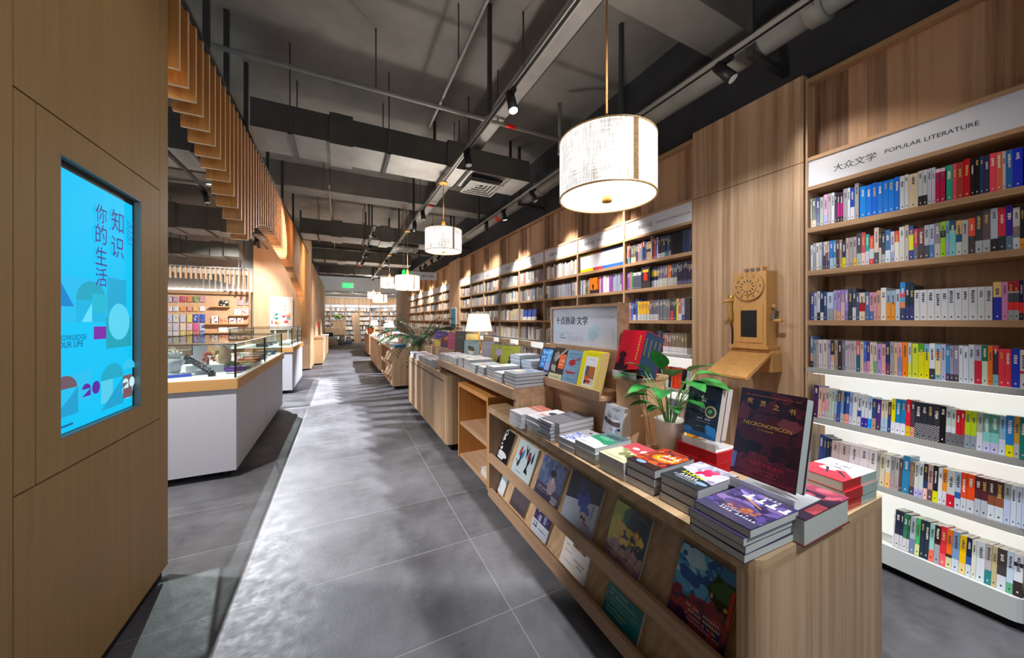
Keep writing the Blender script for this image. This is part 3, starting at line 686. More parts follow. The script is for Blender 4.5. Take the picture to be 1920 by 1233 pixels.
# ================================================================== BOOKS OF THE NEAREST BOOKCASE, one object each
ROWS = [
 ('top shelf', 0, 2.965, 0, [(6.167, 1505, '55:20.5:dcd8d4/e8c8c4.4 107:20.5:4c5c50/e8c8a0.25 155:20.5:2c2a78 198:20:9db0a0 242:21:d8a8d0/a8a8d8.35 290:21:b8aab4 330:21:d8dae0 368:20.5:3a3e4a 395:20:3a2838/b0187a.65/3a2838.2 430:20:3a2838/b0187a.65/3a2838.2 468:21.5:a8a8b0 515:21.5:dcdce8 550:21:1c50b0/dcdce8.4 600:23:aca8a8 650:- 658:20:1c88e8 732:20:1a78e0 797:20.5:0e68dc 862:20:1878d8 928:20:1278e0 992:20:1080e8 1057:20.5:1070dc 1123:20.2:d0d4da 1178:20.5:d4d8e0 1222:20:d8c8a8'),
   (6.167, 1710, '70:20.5:c8ccd2/24262e.3 122:20.5:c8ccd2/24262e.3 178:20.5:c4c4d8 225:20.5:c8c4d4 270:19:e8d0dc/b8104c.9 325:19:e0c8d4/b8104c.9 385:- 395:19.5:1fa088 468:19.5:d84858 520:19.5:a83838 594:20.5:c01020 673:20:181a22 725:20.2:14161c 780:19.8:2c3c68 832:19.8:2a3458 897:20:f04860 968:19.8:e06850 1043:19.5:c8c0b4 1085:19.5:2868b8 1166:19.3:1830d8 1284:20:38a0a0')]),
 ('second shelf', 1, 2.965, 0, [(8.81, 1505, '80:19:6a5468 128:18:d8d8e2 172:19:8c8c9c 220:19:d8d0cc 270:19:b8bccc 320:19:4a5070 345:19:c8c4c0/3a3c4c.5 372:19:dcc0b0/6a4a5c.6 410:19:9a7c8c/3a4468.3 445:19:1f70c8/a0c4dc.38 502:19:10809c/98b8c8.38 555:19:5c2c44 605:18.5:a88c74 650:16.5:262c5a/d8d010.4 712:19:b8aca8 765:19:a89c9c 830:19:b0a4a8/e8b010.27 892:21:464250/a8bcb4.38 968:21:c84850/f0c4c4.38 1038:19.3:18a090/c8d0dc.45 1100:18:d02838/c4ccd4.55/d02838.2 1178:22.5:dcc4b4/3c4450.32 1257:19.5:30303c/c8b8b0.5 1302:18.5:28283a/a4b0b8.3 1362:20:2868a0/d0dce4.38 1450:18.5:c8c8dc/98a4d0.35 1516:18.5:d84018/e0ddd0.64 1592:20.5:ccccca 1685:21:c0b0a8 1752:20:20388c/e0e010.75/20388c.3'),
   (8.81, 1710, '25:18:b8284c/5a6474.42 100:18:7a2830/48303a.5 200:19:b4bac0/3c4458.4 282:19:b0bcdc/4078b8.4 370:19.3:8c8898/c8b8b8.4 468:19.5:9ad818/203020.75/9ad818.55 555:19.5:80b8d4/b0a8d8.4 615:19.5:205868/7cd0d4.72 725:18.8:e0b878/205888.6/ccd4d8.38 825:18.5:c0c4c4 930:18.8:f05a40/484450.5 1045:21.8:38404c/b8c0cc.3 1165:21.8:6a5860/b8c0cc.3 1295:22:b8c8dc/2c3038.3 1420:21.8:d83048/2c3a50.34 1550:22.3:3428a0/6080a0.32 1665:20.5:d0ccc8/8c8088.55/d4e0ec.28 1785:20.5:10202c/f0a020.25 1860:20:c8c8c8 1960:-')]),
 ('third shelf', 2, 2.965, 0, [(9.143, 1505, '85:19.3:2c3448 135:19.3:3450a0 195:19:bcb8c4 247:20:c8c8d4/282c40.27 300:20:1c3460/d8d8e0.27 357:19.5:384c70 415:19:b8cce8/98a0b0.42 527:20:a89cd0/c8a88c.35 583:20:a48ccc/d0a888.3 652:20:9880b8/d8b0b4.6 722:20:9888cc/8070a8.3 780:20.5:3c3c48 852:20.5:48485a/d0d0d4.4 915:17.8:4c5c78 968:17.5:e0cab0/c00c10.64/e0cab0.32 1068:17.8:5c6c98 1148:17.4:d898a8/5870b0.32 1215:17.4:dc98a4 1268:18.4:d0a080 1338:19.8:e4e0dc 1432:17.8:a0b4c8/e89830.6 1510:17.8:a0b4c8/e89830.6 1590:18.4:c4ccd8 1668:22.3:3888d0/d85870.75/60a8d0.6/e08858.48/3c4868.32 1760:20.4:2c3848/404078.4 1830:20.4:2c3848/404078.4'),
   (9.143, 1710, '37:17.3:d6d6da 132:17.3:d6d6da 258:17.3:d6d6da 385:17.3:d2d4da 500:17.3:d2d8de 615:17.3:d2d4da 730:17.3:d2d6dc 855:17.3:d2d6e0 970:17.3:d4d4da 1120:17.3:d0dade 1250:17.3:d4d6da 1380:- 1388:19.3:e8c880/2838b8.6 1536:19:d890c8 1645:19.2:a82838/c8ccd0.74/48505c.70/f03040.46/a8b4bc.26 1745:19.2:a82838/c8ccd0.74/48505c.70/f03040.46/a8b4bc.26 1838:19.5:1c2450/f03838.44/202c38.18 1915:19.5:c0d8dc 2010:-')]),
 ('fourth, grey shelf', 3, 2.955, 0, [(9.143, 1505, '80:22:4a3e78 130:22:6078a0/c8a088.45/4a3838.2 180:19.6:90a0b0 228:19.4:b0a8a0 268:19.6:d4ccdc 345:19.6:d8ccc0 428:19.5:b0a8d0 478:19.5:34384c/e0b090.5/d8d0c8.27 543:19.5:a8988c 603:19.6:4a3830 672:19.6:6c7c98 725:19.6:c8b8bc 778:19.6:c8b8c0 828:19.6:c4b8c0 878:19.6:c8bcc4 920:19.6:d86468/286880.55 985:19.4:d8c0ac 1048:19.6:4868c8/b088b8.35 1100:19.6:3c4498/d894a8.38 1152:19.4:dcc8bc 1212:19.4:d0c4b4/70b070.4 1272:18.4:b08cd4 1353:18.3:e0a8a4 1422:20:2c3468/7a4060.35 1497:20:9a9ca4 1565:19.8:ccb090 1630:19.8:e498a8/8080b8.55 1705:20:f08010 1805:19.8:c8d0cc/d0dc50.4 1868:19.5:c8d838'),
   (9.143, 1710, '0:19.5:ccd838 108:19.4:48a020/e0d810.77 210:19.4:78b0d0/e0d810.77 295:20:dcdce4/3c3c48.3 395:19.6:8cb8d8/f0a060.8/e0d898.62/80b0b8.15 492:19.8:b0b0d4 580:18.8:3888c0/504060.22 645:19.2:9894a8/4a4450.2 715:19.2:8c84a0/484450.2 800:19.6:ccd4dc 875:19.3:ced4de 968:20.2:c4ccd6 1070:20:a8a4bc/c82840.6 1195:20:186c50/c8d4c0.6 1300:20:f07020 1385:20:e03850/3c3448.88/70c0c8.28 1480:18.5:f03848 1590:18.5:f03848 1700:19:1c3cc0 1850:18.6:dce0e4/d83040.45/dce0e4.38 1975:-')]),
 ('fifth, grey shelf', 4, 2.935, 7, [(8.22, 1505, '150:22:4a2c68 225:21:e8c0a8 280:21:d8b8b0/e8a8a8.6/c8c0c8.25 335:21:dcc0bc/e8a0a4.6/c8c0c8.25 390:20.5:b8d0c0 430:20.5:c4d0c0 475:20.5:8cc0d8/9898a0.25 515:20.5:5c4c58/3c50a8.6 570:20.3:6c98c8/b0b8b8.3 620:20.3:24305c/e8b060.28 648:20.3:2c58a8/f098a8.3 705:20:98b0dc/c8d4e4.25 755:20:dcdcdc 830:19.5:d0d8e8/3050a0.5/d0d8e8.3 890:19:d8dce4/3830a0.3 940:19:d8dce4/3830a0.3 995:19.3:a8c8f0/d8e0f0.6/10a0f0.3 1055:18.5:284878/b89888.35 1120:18.5:503080/503858.25 1195:18:d8c8b0/a8c8dc.43 1248:18:d8c8b0/a8c8dc.43 1300:18:4a4030/304888.55 1350:20.3:f0e010/e8e8f0.32 1415:20.3:1880b8/e8e8f4.32 1500:20.3:1880b8/e8e8f4.32 1575:21:e02038/e8c018.27 1650:20.5:48404c/e09880.27'),
   (8.22, 1710, '30:20.3:30303c/b4b4bc.42 130:20.3:2c2e3c/b4b4bc.42 220:20.3:2c2e3c/b4b4bc.42 310:20.3:34323c/b4b4bc.42 415:20:16161c 510:19.5:bcc8c0/d4dce4.5/b4b8c0.33 590:19.2:bcc8c0/d4dce4.5/b4b8c0.33 665:19.2:d01c2c/b0b4bc.32 735:19.2:d01c2c/b0b4bc.32 800:19.5:b4d020/8c98a4.35 895:19.5:b4d020/8c98a4.35 985:19.3:a8a8a4/d4d8e8.48 1080:19.3:589888/80d0c8.52/c8c8ec.27 1200:19.3:589888/80d0c8.52/c8c8ec.27 1330:19.3:90b8d0/d4e0f0.4 1435:20:1c80d0/f0e800.28 1560:20:d0a040/c4c0b8.34 1650:20:108078 1760:-')]),
 ('sixth, grey shelf', 5, 2.93, 9, [(7.705, 1525, '60:22:384c88 120:21:304878 165:20.5:283450/c8c840.2 215:20.5:2c3440 240:19.5:c8b0ac 345:19.5:ccb4b0 500:20:e4d4d8 640:20:e8d8dc 780:20:e4d8d8 900:19:a8a8a0 945:19.3:d4c8a8 1020:19.3:d4d0c8/f0b878.45 1100:19:9c9898/a89898.4 1160:19:a8a4a0/a89898.4 1225:18.6:584c48 1270:21:2c80b0 1375:18.5:8a7060/484450.25 1445:18.8:ccd0cc/b8b0e0.22'),
   (7.252, 1710, '75:18.8:c8d0d0/b0a8e0.22 140:19.3:302c38/304060.5/f0c0b0.3 200:19.3:c09890/6a4c58.3 270:19.5:26262e/e0dc10.3 340:18.8:d8dce0 398:19:f08c10/d0d0d4.38 460:19:c4c8c4/d01830.33 570:19.2:a8bcd4/2c60a8.45/c0ccdc.28 650:19.5:e84c20/c8ccd4.33 730:19.5:e84c20/c8ccd4.33 840:19.2:582c34/b4bcc8.42 925:19.2:582c34/b4bcc8.42 1015:19.3:4c3438/8c5038.6/d4dce4.36 1115:19.3:503438/94543a.6/d4dce4.36 1235:19.3:a0a8a4/c0ccec.6 1330:19.3:d0dcec/d4dce8.4 1410:19.3:ccd8ec 1480:19.3:c8d4e8 1560:19.3:dcdfe4 1640:-')]),
 ('bottom shelf on the pale plinth', 6, 2.925, 12, [(4.93, 1660, '60:21:d8d8d8 75:21:2e3448/c8c8cc.35 123:21:2e3448/c8c8cc.35 150:20.5:38785c/d0c8cc.33 190:20.5:2c6848/d0c8cc.33 213:20:a8b0b8/7080a0.4 265:20.3:48b068/d0d890.3 308:20.3:2c3844 350:20.3:2c3844 393:20:98c8c0/f07058.3 440:20:3c2428/a0a0a4.5 495:20.5:e03040/f06068.3 550:20:f07020/3c3030.36/d8d0a0.28 605:20:7898c0/c8d4e4.3 672:19.3:f0c010/e8d08c.28 735:19.3:242c50/3858a0.5/d0d8e0.3 785:19:dcdccc 830:19.3:d8e0e4 910:19.5:c0b4b0/28888c.35 972:19.3:c8b888 1022:19.3:484444/d8dce4.35 1110:19.5:c8dcec/68b088.25 1175:19.5:e4e8ee/2c2c34.8/e4e8ee.7/3c3034.35 1262:- 1290:-')]),
]
WORDS = 0
for sname, si, X, tilt, parts in ROWS:
    items = []
    for k, x0, s in parts:
        for tok in s.split():
            a = tok.split(':'); items.append((x0 + float(a[0]) / k, a[1:]))
    n = 0
    for i, (u, a) in enumerate(items[:-1]):
        if a[0] == '-': continue
        n += 1
        ya = y_on(u + .3, X); yb = y_on(items[i + 1][0] - .25, X)
        ya = min(ya, RB1 - .02)
        yb = max(yb, RB0 + .02)
        if ya - yb < .004: n -= 1; continue
        if ya - yb > .075: yb = ya - .05
        cs = a[1].split('/'); cols = []; fr = [1.0] + [float('.' + c.split('.')[1]) for c in cs[1:]]
        for j, c in enumerate(cols_ := cs): cols.append((c.split('.')[0], fr[j] - (fr[j + 1] if j + 1 < len(fr) else 0)))
        mb = MB(); z = SHZ[si]; h = float(a[0]) / 100
        sbook(mb, ya, yb, z, h, X, .15, cols, R(tilt), seed=si * 100 + i)
        if si == 4 and cols[-1][0] == 'b4b4bc' or cols[-1][0] == 'b4b8c0' or cols[-1][0] == 'b0b4bc':   # chequered foot of the spine
            sh = cols[-1][1] * h; nx = 4; w = (ya - yb) / nx; nz = max(3, int(sh / w)); ct, st = math.cos(R(tilt)), math.sin(R(tilt))
            for p in range(nx):
                for q in range(nz):
                    if (p + q) % 2:
                        y0_, y1_ = ya - p * w, ya - (p + 1) * w; z0_, z1_ = sh * q / nz, sh * (q + 1) / nz; dx = .0007
                        mb.poly([(X - dx + zz * st, yy, z + zz * ct + .0006) for yy, zz in ((y0_, z0_), (y1_, z0_), (y1_, z1_), (y0_, z1_))], hx('23252e'))
        o = mb.build('paperback', 'gloss')
        c1 = cname(cols[0][0]); c2 = cname(cols[-1][0]); cc = c1 if c1 == c2 else c1 + ' and ' + c2
        tag(o, '%s spine, %s from left on %s shelf of popular literature bookcase' % (cc, ordw(n), ['top', 'second', 'third', 'fourth', 'fifth', 'sixth', 'bottom'][si]), 'paperback', 'paperbacks upright in the popular literature bookcase')

# ------------------------------------------------------------------ the rest of the shelved books, one object
mb = MB(); rng = random.Random(5)
def fill(y_hi, y_lo, z, X, pal, tilt=0, hm=.2, hv=.02, band=.35, wid=(.012, .03), marks=False, gap=.05):
    y = y_hi
    while y > y_lo + .008:
        if rng.random() < gap * .3: y -= rng.uniform(.02, .06); continue
        run = rng.choice([1, 1, 1, 2, 3, 5]); w = rng.uniform(*wid); h = hm + rng.uniform(-hv, hv); c = rng.choice(pal)
        cols = [(c, 1)] if rng.random() > band else [(c, .65), (rng.choice(pal), .35)]
        for _ in range(run):
            if y - w < y_lo: return
            sbook(mb, y, y - w + .0016, z, h + rng.uniform(-.002, .002), X + rng.uniform(0, .008), .14, cols, tilt, marks=marks, seed=rng.randint(0, 9999)); y -= w
a, e = YB[1] - .018, YB[0] + .018
# science and suspense bay
def seq(y, z, X, specs, tilt=0, lo=None):
    for n, w, h, cols in specs:
        for _ in range(n):
            sbook(mb, y, y - w + .0018, z, h + rng.uniform(-.003, .003), X + rng.uniform(0, .005), .14, cols, tilt, seed=rng.randint(0, 9999)); y -= w
    return y
D = 2.965
y = seq(a, SHZ[0], D, [(1, .02, .21, [('e8e4e0', .7), ('8a5060', .3)]), (1, .03, .23, [('d8403c', .7), ('3aa0b8', .3)]), (1, .015, .22, [('2c2c3c', 1)]), (2, .035, .2, [('5a6458', .68), ('d8c49c', .32)]), (1, .02, .2, [('3a3a54', 1)]), (1, .02, .2, [('703060', 1)]), (2, .02, .2, [('8a7c80', 1)]), (1, .02, .21, [('d84848', .3), ('6078a0', .7)]), (1, .033, .23, [('24304c', 1)]), (1, .02, .21, [('304a80', 1)]), (3, .02, .2, [('9c8060', .4), ('2c3040', .15), ('9c8060', .45)]), (1, .013, .25, [('a8a8b0', 1)]), (1, .035, .24, [('40383a', 1)]), (1, .018, .22, [('d02848', 1)]), (1, .014, .22, [('3840a0', 1)]), (1, .014, .22, [('c0c8d4', 1)]), (2, .018, .22, [('30343c', .8), ('b8bcc4', .2)]), (2, .024, .22, [('4a4458', .78), ('c0bcd0', .22)]), (1, .03, .22, [('222a38', .75), ('208870', .25)]), (1, .02, .21, [('4a6484', 1)]), (1, .018, .21, [('303848', .75), ('b8acb0', .25)])])
fill(y, e, SHZ[0], D, PAL['dark'][:6], 0, .22, .01, .2)
y = seq(a, SHZ[1], D, [(4, .014, .2, [('9064b4', 1)]), (1, .015, .2, [('e08870', 1)]), (2, .012, .2, [('58a068', 1)]), (6, .02, .19, [('d8d8dc', .2), ('50586c', .8)]), (1, .02, .22, [('3c4c70', 1)])])
sbook(mb, y, y - .12, SHZ[1], .225, D - .02, .03, [('1c2030', .72), ('3a342c', .28)], 0, marks=False)
for q in ((.02, .1, .17, .2, 'e0b020'), (.035, .085, .08, .15, 'c8281c'), (.045, .075, .13, .165, 'd83a20')): mb.poly([(D - .0205 - q[2] * .001, y - q[0], SHZ[1] + q[2]), (D - .0205 - q[2] * .001, y - q[1], SHZ[1] + q[2]), (D - .0205 - q[2] * .001, y - q[1], SHZ[1] + q[3]), (D - .0205 - q[2] * .001, y - q[0], SHZ[1] + q[3])], hx(q[4]))
y -= .122
y = seq(y, SHZ[1], D, [(5, .017, .21, [('26283a', .2), ('c0a830', .25), ('26283a', .2), ('a8acb8', .35)]), (6, .019, .21, [('6a6078', .6), ('b4b0a8', .4)]), (2, .02, .21, [('e07038', .6), ('b4b0a8', .4)]), (4, .018, .21, [('4a4c5c', .62), ('b4b0a8', .38)]), (10, .0185, .22, [('30263c', .8), ('4a4868', .2)])])
fill(y, e, SHZ[1], D, ['2c2838'], 0, .22, .002, 0)
y = seq(a, SHZ[2], D, [(1, .02, .2, [('30a098', 1)]), (1, .02, .2, [('5aa068', 1)]), (1, .02, .2, [('c86a58', 1)]), (2, .02, .2, [('4a6cb8', 1)]), (2, .02, .21, [('2c3a68', .7), ('c0c8d8', .3)]), (1, .024, .235, [('3c58a8', 1)]), (1, .02, .21, [('d0c060', .7), ('d8d4cc', .3)]), (7, .021, .205, [('e0a828', .68), ('b0b4b8', .32)]), (6, .019, .21, [('5c586c', .7), ('a8aab0', .3)]), (8, .018, .21, [('6a6a70', 1)]), (2, .016, .21, [('383c54', .55), ('d83850', .45)]), (2, .02, .21, [('40444c', 1)]), (1, .022, .21, [('e0d020', 1)]), (2, .018, .21, [('b06870', .7), ('d0ccd4', .3)]), (2, .016, .21, [('b8b0c8', .75), ('48509c', .25)])])
fill(y, e, SHZ[2], D, ['302c30', '3a3634'], 0, .21, .004, 0, wid=(.03, .04))
fill(a, a - .42, SHZ[3], D, PAL['vivid'], 0, .19, .01, .4)
fill(a - .42, a - .5, SHZ[3], D, PAL['dark'], 0, .21, .02, .3)
seq(a - .5, SHZ[3], D, [(5, .025, .2, [('8a6a68', .68), ('ccc8d0', .32)]), (5, .03, .2, [('7a7058', .68), ('d0ccd0', .32)])])
fill(a, e, SHZ[4], 2.94, ['2c2c34', '3a3a40', '28282c', 'd84028', 'c8c8cc'], R(7), .2, .01, .5, gap=.3)
fill(a, e, SHZ[5], 2.93, PAL['mid'], R(9)); fill(a, e, SHZ[6], 2.93, PAL['mid'], R(12))
# detective bay
a, e = YB[2] - .018, YB[1] + .018
y = a
for i in range(38):
    f_ = i / 38; c = 'd8d020' if f_ < .33 else ('c83850' if f_ < .55 else '2468c0')
    sbook(mb, y, y - .0218, SHZ[0], .235, D, .14, [(c, .07), ('e6e6ee', .75), (c, .18)], 0, marks=False, seed=i); y -= .0222
y = seq(a, SHZ[1], D, [(2, .028, .2, [('d8d8d8', 1)]), (1, .02, .2, [('1c60b8', 1)]), (2, .025, .2, [('d8d4cc', 1)]), (3, .02, .19, [('6a6458', 1)]), (1, .02, .21, [('c8ccd4', .75), ('d8c030', .25)]), (2, .02, .22, [('5058a0', 1)])])
sbook(mb, y, y - .14, SHZ[1], .205, D - .02, .06, [('f08010', .76), ('3a2a30', .24)], 0, marks=False)
mb.disc((D - .0206, y - .065, SHZ[1] + .11), .014, 10, hx('201810'), ax='x').poly([(D - .0206, y - .055, SHZ[1] + .06), (D - .0206, y - .08, SHZ[1] + .06), (D - .0206, y - .085, SHZ[1] + .1), (D - .0206, y - .05, SHZ[1] + .1)], hx('201810'))
y -= .145
fill(y, e, SHZ[1], D, ['e0dcdc', 'c83040', '8a48a8', '9050a0', 'b8487a', 'e8e4e0', '90a0b8'], 0, .21, .012, .3)
for z in SHZ[2:4]: fill(a, e, z, D, PAL['light'], 0, .2, .015)
for k, z in enumerate(SHZ[4:]): fill(a, e, z, 2.93, PAL['mid'], R(7 + 2 * k))
for i in range(2, 8):
    a, e = YB[i + 1] - .018, YB[i] + .018
    p = PAL[['light', 'mid', 'light', 'mid', 'light', 'mid'][i - 2]]
    for k, z in enumerate(SHZ):
        tl = R((0, 0, 0, 0, 7, 9, 12)[k])
        if i == 2 and k == 1:
            y = seq(a, z, D, [(2, .03, .2, [('e8e8e8', .6), ('404854', .4)]), (1, .04, .2, [('f0f0f0', 1)])]); fill(y, e + .15, z, D, ['8890a0', '7a8090', '98a0b0', '6a7084'], 0, .19, .004, .2); fill(e + .14, e, z, D, PAL['mid']); continue
        if i == 3 and k == 2:
            y = seq(a, z, D, [(3, .035, .2, [('c8c8cc', 1)])])
            for q in range(3): sbook(mb, y, y - .14, z, .2, D - .01, .03, [('2c50a8', .7), ('dcdcdc', .3)], R(8), marks=False); y -= .16
            continue
        fill(a, e, z, D if k < 4 else 2.93, p, tl, .2, .02, .35, (.012, .03) if k < 4 else (.02, .04))
for i in range(8):
    a, e = YF[i + 1] - .018, YF[i] + .018
    for k, z in enumerate(SHZ[:6]): fill(a, e, z, D, PAL['light' if (i + k) % 3 else 'mid'], 0, .2, .02, .3, (.014, .034))
REST = mb        # finished in the far room below

# ================================================================== BOOKS LYING AND FACING OUT
_bm = {}
def bmesh_cover(w, h, t, c, hard):
    k = ('c', round(w, 3), round(h, 3), round(t, 3), c, hard)
    if k not in _bm:
        b_ = .0025 if hard else .0016; mb = MB(); C_ = hx(c)
        mb.box(0, w, 0, h, 0, b_, C_).box(0, w, 0, h, t - b_, t, C_).box(0, b_, 0, h, b_, t - b_, C_)
        _bm[k] = mb.mesh('cover', ['gloss'])
    return _bm[k]
def bmesh_pages(w, h, t, c, hard):
    k = ('p', round(w, 3), round(h, 3), round(t, 3), c, hard)
    if k not in _bm:
        b_ = .0025 if hard else .0016; i = .004 if hard else .0006
        _bm[k] = MB().box(b_, w - i, i, h - i, b_, t - b_, hx(c)).mesh('page_block', ['paper'])
    return _bm[k]
def child(me, name, par, label=None):
    o = bpy.data.objects.new(name, me); COL.objects.link(o); o.parent = par
    if label: o['label'] = label
    return o
def basis(o, ex, ey, ez):
    return Matrix(((ex[0], ey[0], ez[0], o[0]), (ex[1], ey[1], ez[1], o[1]), (ex[2], ey[2], ez[2], o[2]), (0, 0, 0, 1)))
def draw(art, w, h, t):
    """cover picture: shapes in 0..1 cover coordinates"""
    mb = MB(); z = t + .0002
    for a in art:
        n0 = len(mb.v)
        k = a[0]; z += .00012
        if k == 'r': _, x0, y0, x1, y1, c = a; mb.poly([(x0 * w, y0 * h, z), (x1 * w, y0 * h, z), (x1 * w, y1 * h, z), (x0 * w, y1 * h, z)], hx(c))
        elif k == 'e': _, cx, cy, rx, ry, c = a[:6]; mb.disc((cx * w, cy * h, z), rx * w, 28, hx(c), ry=ry * w, rot=R(a[6]) if len(a) > 6 else 0)
        elif k == 'p': mb.poly([(x * w, y * h, z) for x, y in a[1]], hx(a[2]))
        elif k == 'T': _, s, x, y, tw, c = a; letter(mb, s, (x * w, y * h, z), (1, 0, 0), (0, 1, 0), tw * w, None, hx(c))
        elif k == 't':     # a line of small print
            _, x0, x1, y, hh, c = a; rr = random.Random(int(x0 * 997 + y * 7919)); x = x0
            while x < x1 - hh * .3:
                q = hh * h / w * rr.uniform(.55, .85)
                if rr.random() > .12:
                    yy = y + hh * rr.uniform(-.05, .05); mb.poly([(x * w, yy * h, z), ((x + q * .9) * w, yy * h, z), ((x + q * .9) * w, (yy + hh * .3) * h, z), (x * w, (yy + hh * .3) * h, z)], hx(c))
                    mb.poly([((x + q * .3) * w, (yy + hh * .3) * h, z), ((x + q * .6) * w, (yy + hh * .3) * h, z), ((x + q * .6) * w, (yy + hh) * h, z), ((x + q * .3) * w, (yy + hh) * h, z)], hx(c))
                x += q * 1.15
        elif k == 'b':     # soft-edged blob outline
            _, cx, cy, rx, ry, c, sd = a; rr = random.Random(sd); n = 18; ph = [rr.uniform(.6, 1.25) for _ in range(n)]
            mb.poly([((cx + rx * math.cos(6.283 * i / n) * (ph[i] * .6 + ph[i - 1] * .4)) * w, (cy + ry * math.sin(6.283 * i / n) * (ph[i] * .6 + ph[i - 1] * .4)) * h, z) for i in range(n)], hx(c))
        elif k == 'n':     # many small blobs of several colours
            _, x0, y0, x1, y1, cs, num, sz, sd = a; rr = random.Random(sd)
            for i in range(num):
                z += .000004; mb.disc((rr.uniform(x0, x1) * w, rr.uniform(y0, y1) * h, z), sz * w * rr.uniform(.5, 1.4), 9, hx(rr.choice(cs)), ry=sz * w * rr.uniform(.3, 1.2), rot=rr.uniform(0, 3))
        for i in range(n0, len(mb.v)): p = mb.v[i]; mb.v[i] = (min(max(p[0], .0004), w - .0004), min(max(p[1], .0004), h - .0004), p[2])
    return mb
def book(label, M, w, h, t, cover, art=None, pages='dcd8d0', hard=False, group=None, cat='book'):
    o = thing('book', label, cat, M=M, group=group)
    child(bmesh_cover(w, h, t, cover, hard), 'cover', o); child(bmesh_pages(w, h, t, pages, hard), 'page_block', o)
    if art: child(draw(art, w, h, t).mesh('cover_picture', ['gloss']), 'cover_picture', o)
    return o
POS = ['bottom', 'second', 'third', 'fourth', 'fifth', 'sixth', 'seventh', 'eighth']
def stack(what, x0, yl, z, w, h, t, n, cover, art=None, rot=0, pages='c8c8ca', jit=.004, hard=False, seed=0, flip=False, spine=None):
    """books lying flat: x0 = edge nearest the aisle, yl = left edge seen from the aisle; cover text reads from the aisle"""
    rr = random.Random(seed)
    for i in range(n):
        a = R(rot + (rr.uniform(-1.4, 1.4) if i else 0)); dx, dy = rr.uniform(-jit, jit), rr.uniform(-jit, jit)
        ex = (math.sin(a), -math.cos(a), 0); ey = (math.cos(a), math.sin(a), 0)
        if flip: ex, ey = ey, (-ex[0], -ex[1], 0)
        org = (x0 + dx, yl + dy, z + i * t)
        if flip: org = (x0 + dx, yl + dy - (h if flip else 0), z + i * t)
        pos = 'top' if i == n - 1 else POS[i]
        o = book('%s, %s of stack' % (what, pos), basis(org, ex, ey, (0, 0, 1)), w, h, t, cover, art if i == n - 1 else None, pages, hard, what + ' stack')
        if spine: child(MB().box(w - .0008, w + .0006, 0, h * .52, 0, t, hx(spine[0])).box(w - .0008, w + .0006, h * .52, h, 0, t, hx(spine[1])).mesh('spine', ['gloss']), 'spine', o)
def facing(label, x0, yl, z, w, h, t, tilt, cover, art, pages='cfcac2', hard=False, n=1, yaw=0, group=None):
    """book leaning back, its cover toward the aisle; x0, yl, z = lower left corner of the front cover"""
    th = R(tilt); a = R(yaw)
    ex = Vector((math.sin(a), -math.cos(a), 0)); f = Vector((math.cos(a), math.sin(a), 0))      # f: away from the aisle
    ey = f * math.sin(th) + Vector((0, 0, math.cos(th))); ez = ex.cross(ey)
    for i in range(n):
        q = t * (i + 1) + .0015 * i; org = Vector((x0, yl, z)) - ez * q + ey * (q * math.tan(th) + .0004)
        lb = label if i == 0 else '%s copy behind: %s' % (POS[i].capitalize(), label)
        lb = ' '.join(lb.split()[:16])
        book(lb, basis(org, ex, ey, ez), w, h, t, cover, art if i == 0 else None, pages, hard, group or (label if n > 1 else None))

# ================================================================== DISPLAY TABLES
def casters(t, x0, x1, y0, y1, z):
    for cx in (x0 + .08, x1 - .08):
        for cy in (y0 + .08, y1 - .08):
            MB().box(cx - .03, cx + .03, cy - .03, cy + .03, z - .012, z).tube([(cx - .014, cy, .027), (cx + .014, cy, .027)], .027, 14).box(cx - .018, cx - .015, cy - .012, cy + .012, .03, z - .01).box(cx + .015, cx + .018, cy - .012, cy + .012, .03, z - .01).build('caster', 'black', t)
def slant_table(label, x0, x1, y0, y1, zt, tiers, zb=.075):
    t = thing('display_table', label, 'display table', ((x0 + x1) / 2, (y0 + y1) / 2, 0), 'oak display tables down the middle of the shop')
    MB().rbox(x0, x1, y0, y1, zt - .045, zt, .045, corners=(1, 1, 1, 1)).build('tabletop', 'ash_x', t)
    MB().rbox(x0, x1, y0, y0 + .06, zb, zt - .045, .045, corners=(1, 1, 0, 0)).build('end_panel', 'ash_z', t)
    MB().rbox(x0, x1, y1 - .06, y1, zb, zt - .045, .045, corners=(0, 0, 1, 1)).build('end_panel', 'ash_z', t)
    for zl, zu in tiers:
        sh = MB().box(x0, x0 + .022, y0 + .06, y1 - .06, zl, zl + .07).box(x0 + .022, x1 - .022, y0 + .06, y1 - .06, zl, zl + .022).box(x1 - .022, x1, y0 + .06, y1 - .06, zl, zl + .07).build('ledge', 'ash_y', t)
        MB().prism([(x0 + .07, zl + .0225), (x0 + .085, zl + .0225), (x0 + .085 + (zu - zl) * .40, zu - .001), (x0 + .07 + (zu - zl) * .40, zu - .001)], y0 + .062, y1 - .062, axis='y').build('slanted_back', 'ash_z', t) if False else None
        mb = MB()
        for sx, sg in ((x0, 1), (x1, -1)):
            P = [(sx + sg * .07, zl + .0225), (sx + sg * .085, zl + .0225), (sx + sg * (.085 + (zu - zl) * .40), zu - .001), (sx + sg * (.07 + (zu - zl) * .40), zu - .001)]
            n = len(mb.v); ya, yb = y0 + .062, y1 - .062
            mb.v += [(a, ya, c) for a, c in P] + [(a, yb, c) for a, c in P]
            for q in ((0, 1, 2, 3), (7, 6, 5, 4), (0, 4, 5, 1), (1, 5, 6, 2), (2, 6, 7, 3), (3, 7, 4, 0)): mb.face(tuple(n + i for i in q))
        mb.build('slanted_back', 'ash_z', t)
    casters(t, x0, x1, y0, y1, zb); return t
TX = 1.07
slant_table('nearest oak display table with two slanted tiers of books', TX, 1.96, .57, 2.63, .80, ((.355, .755), (.075, .355)))

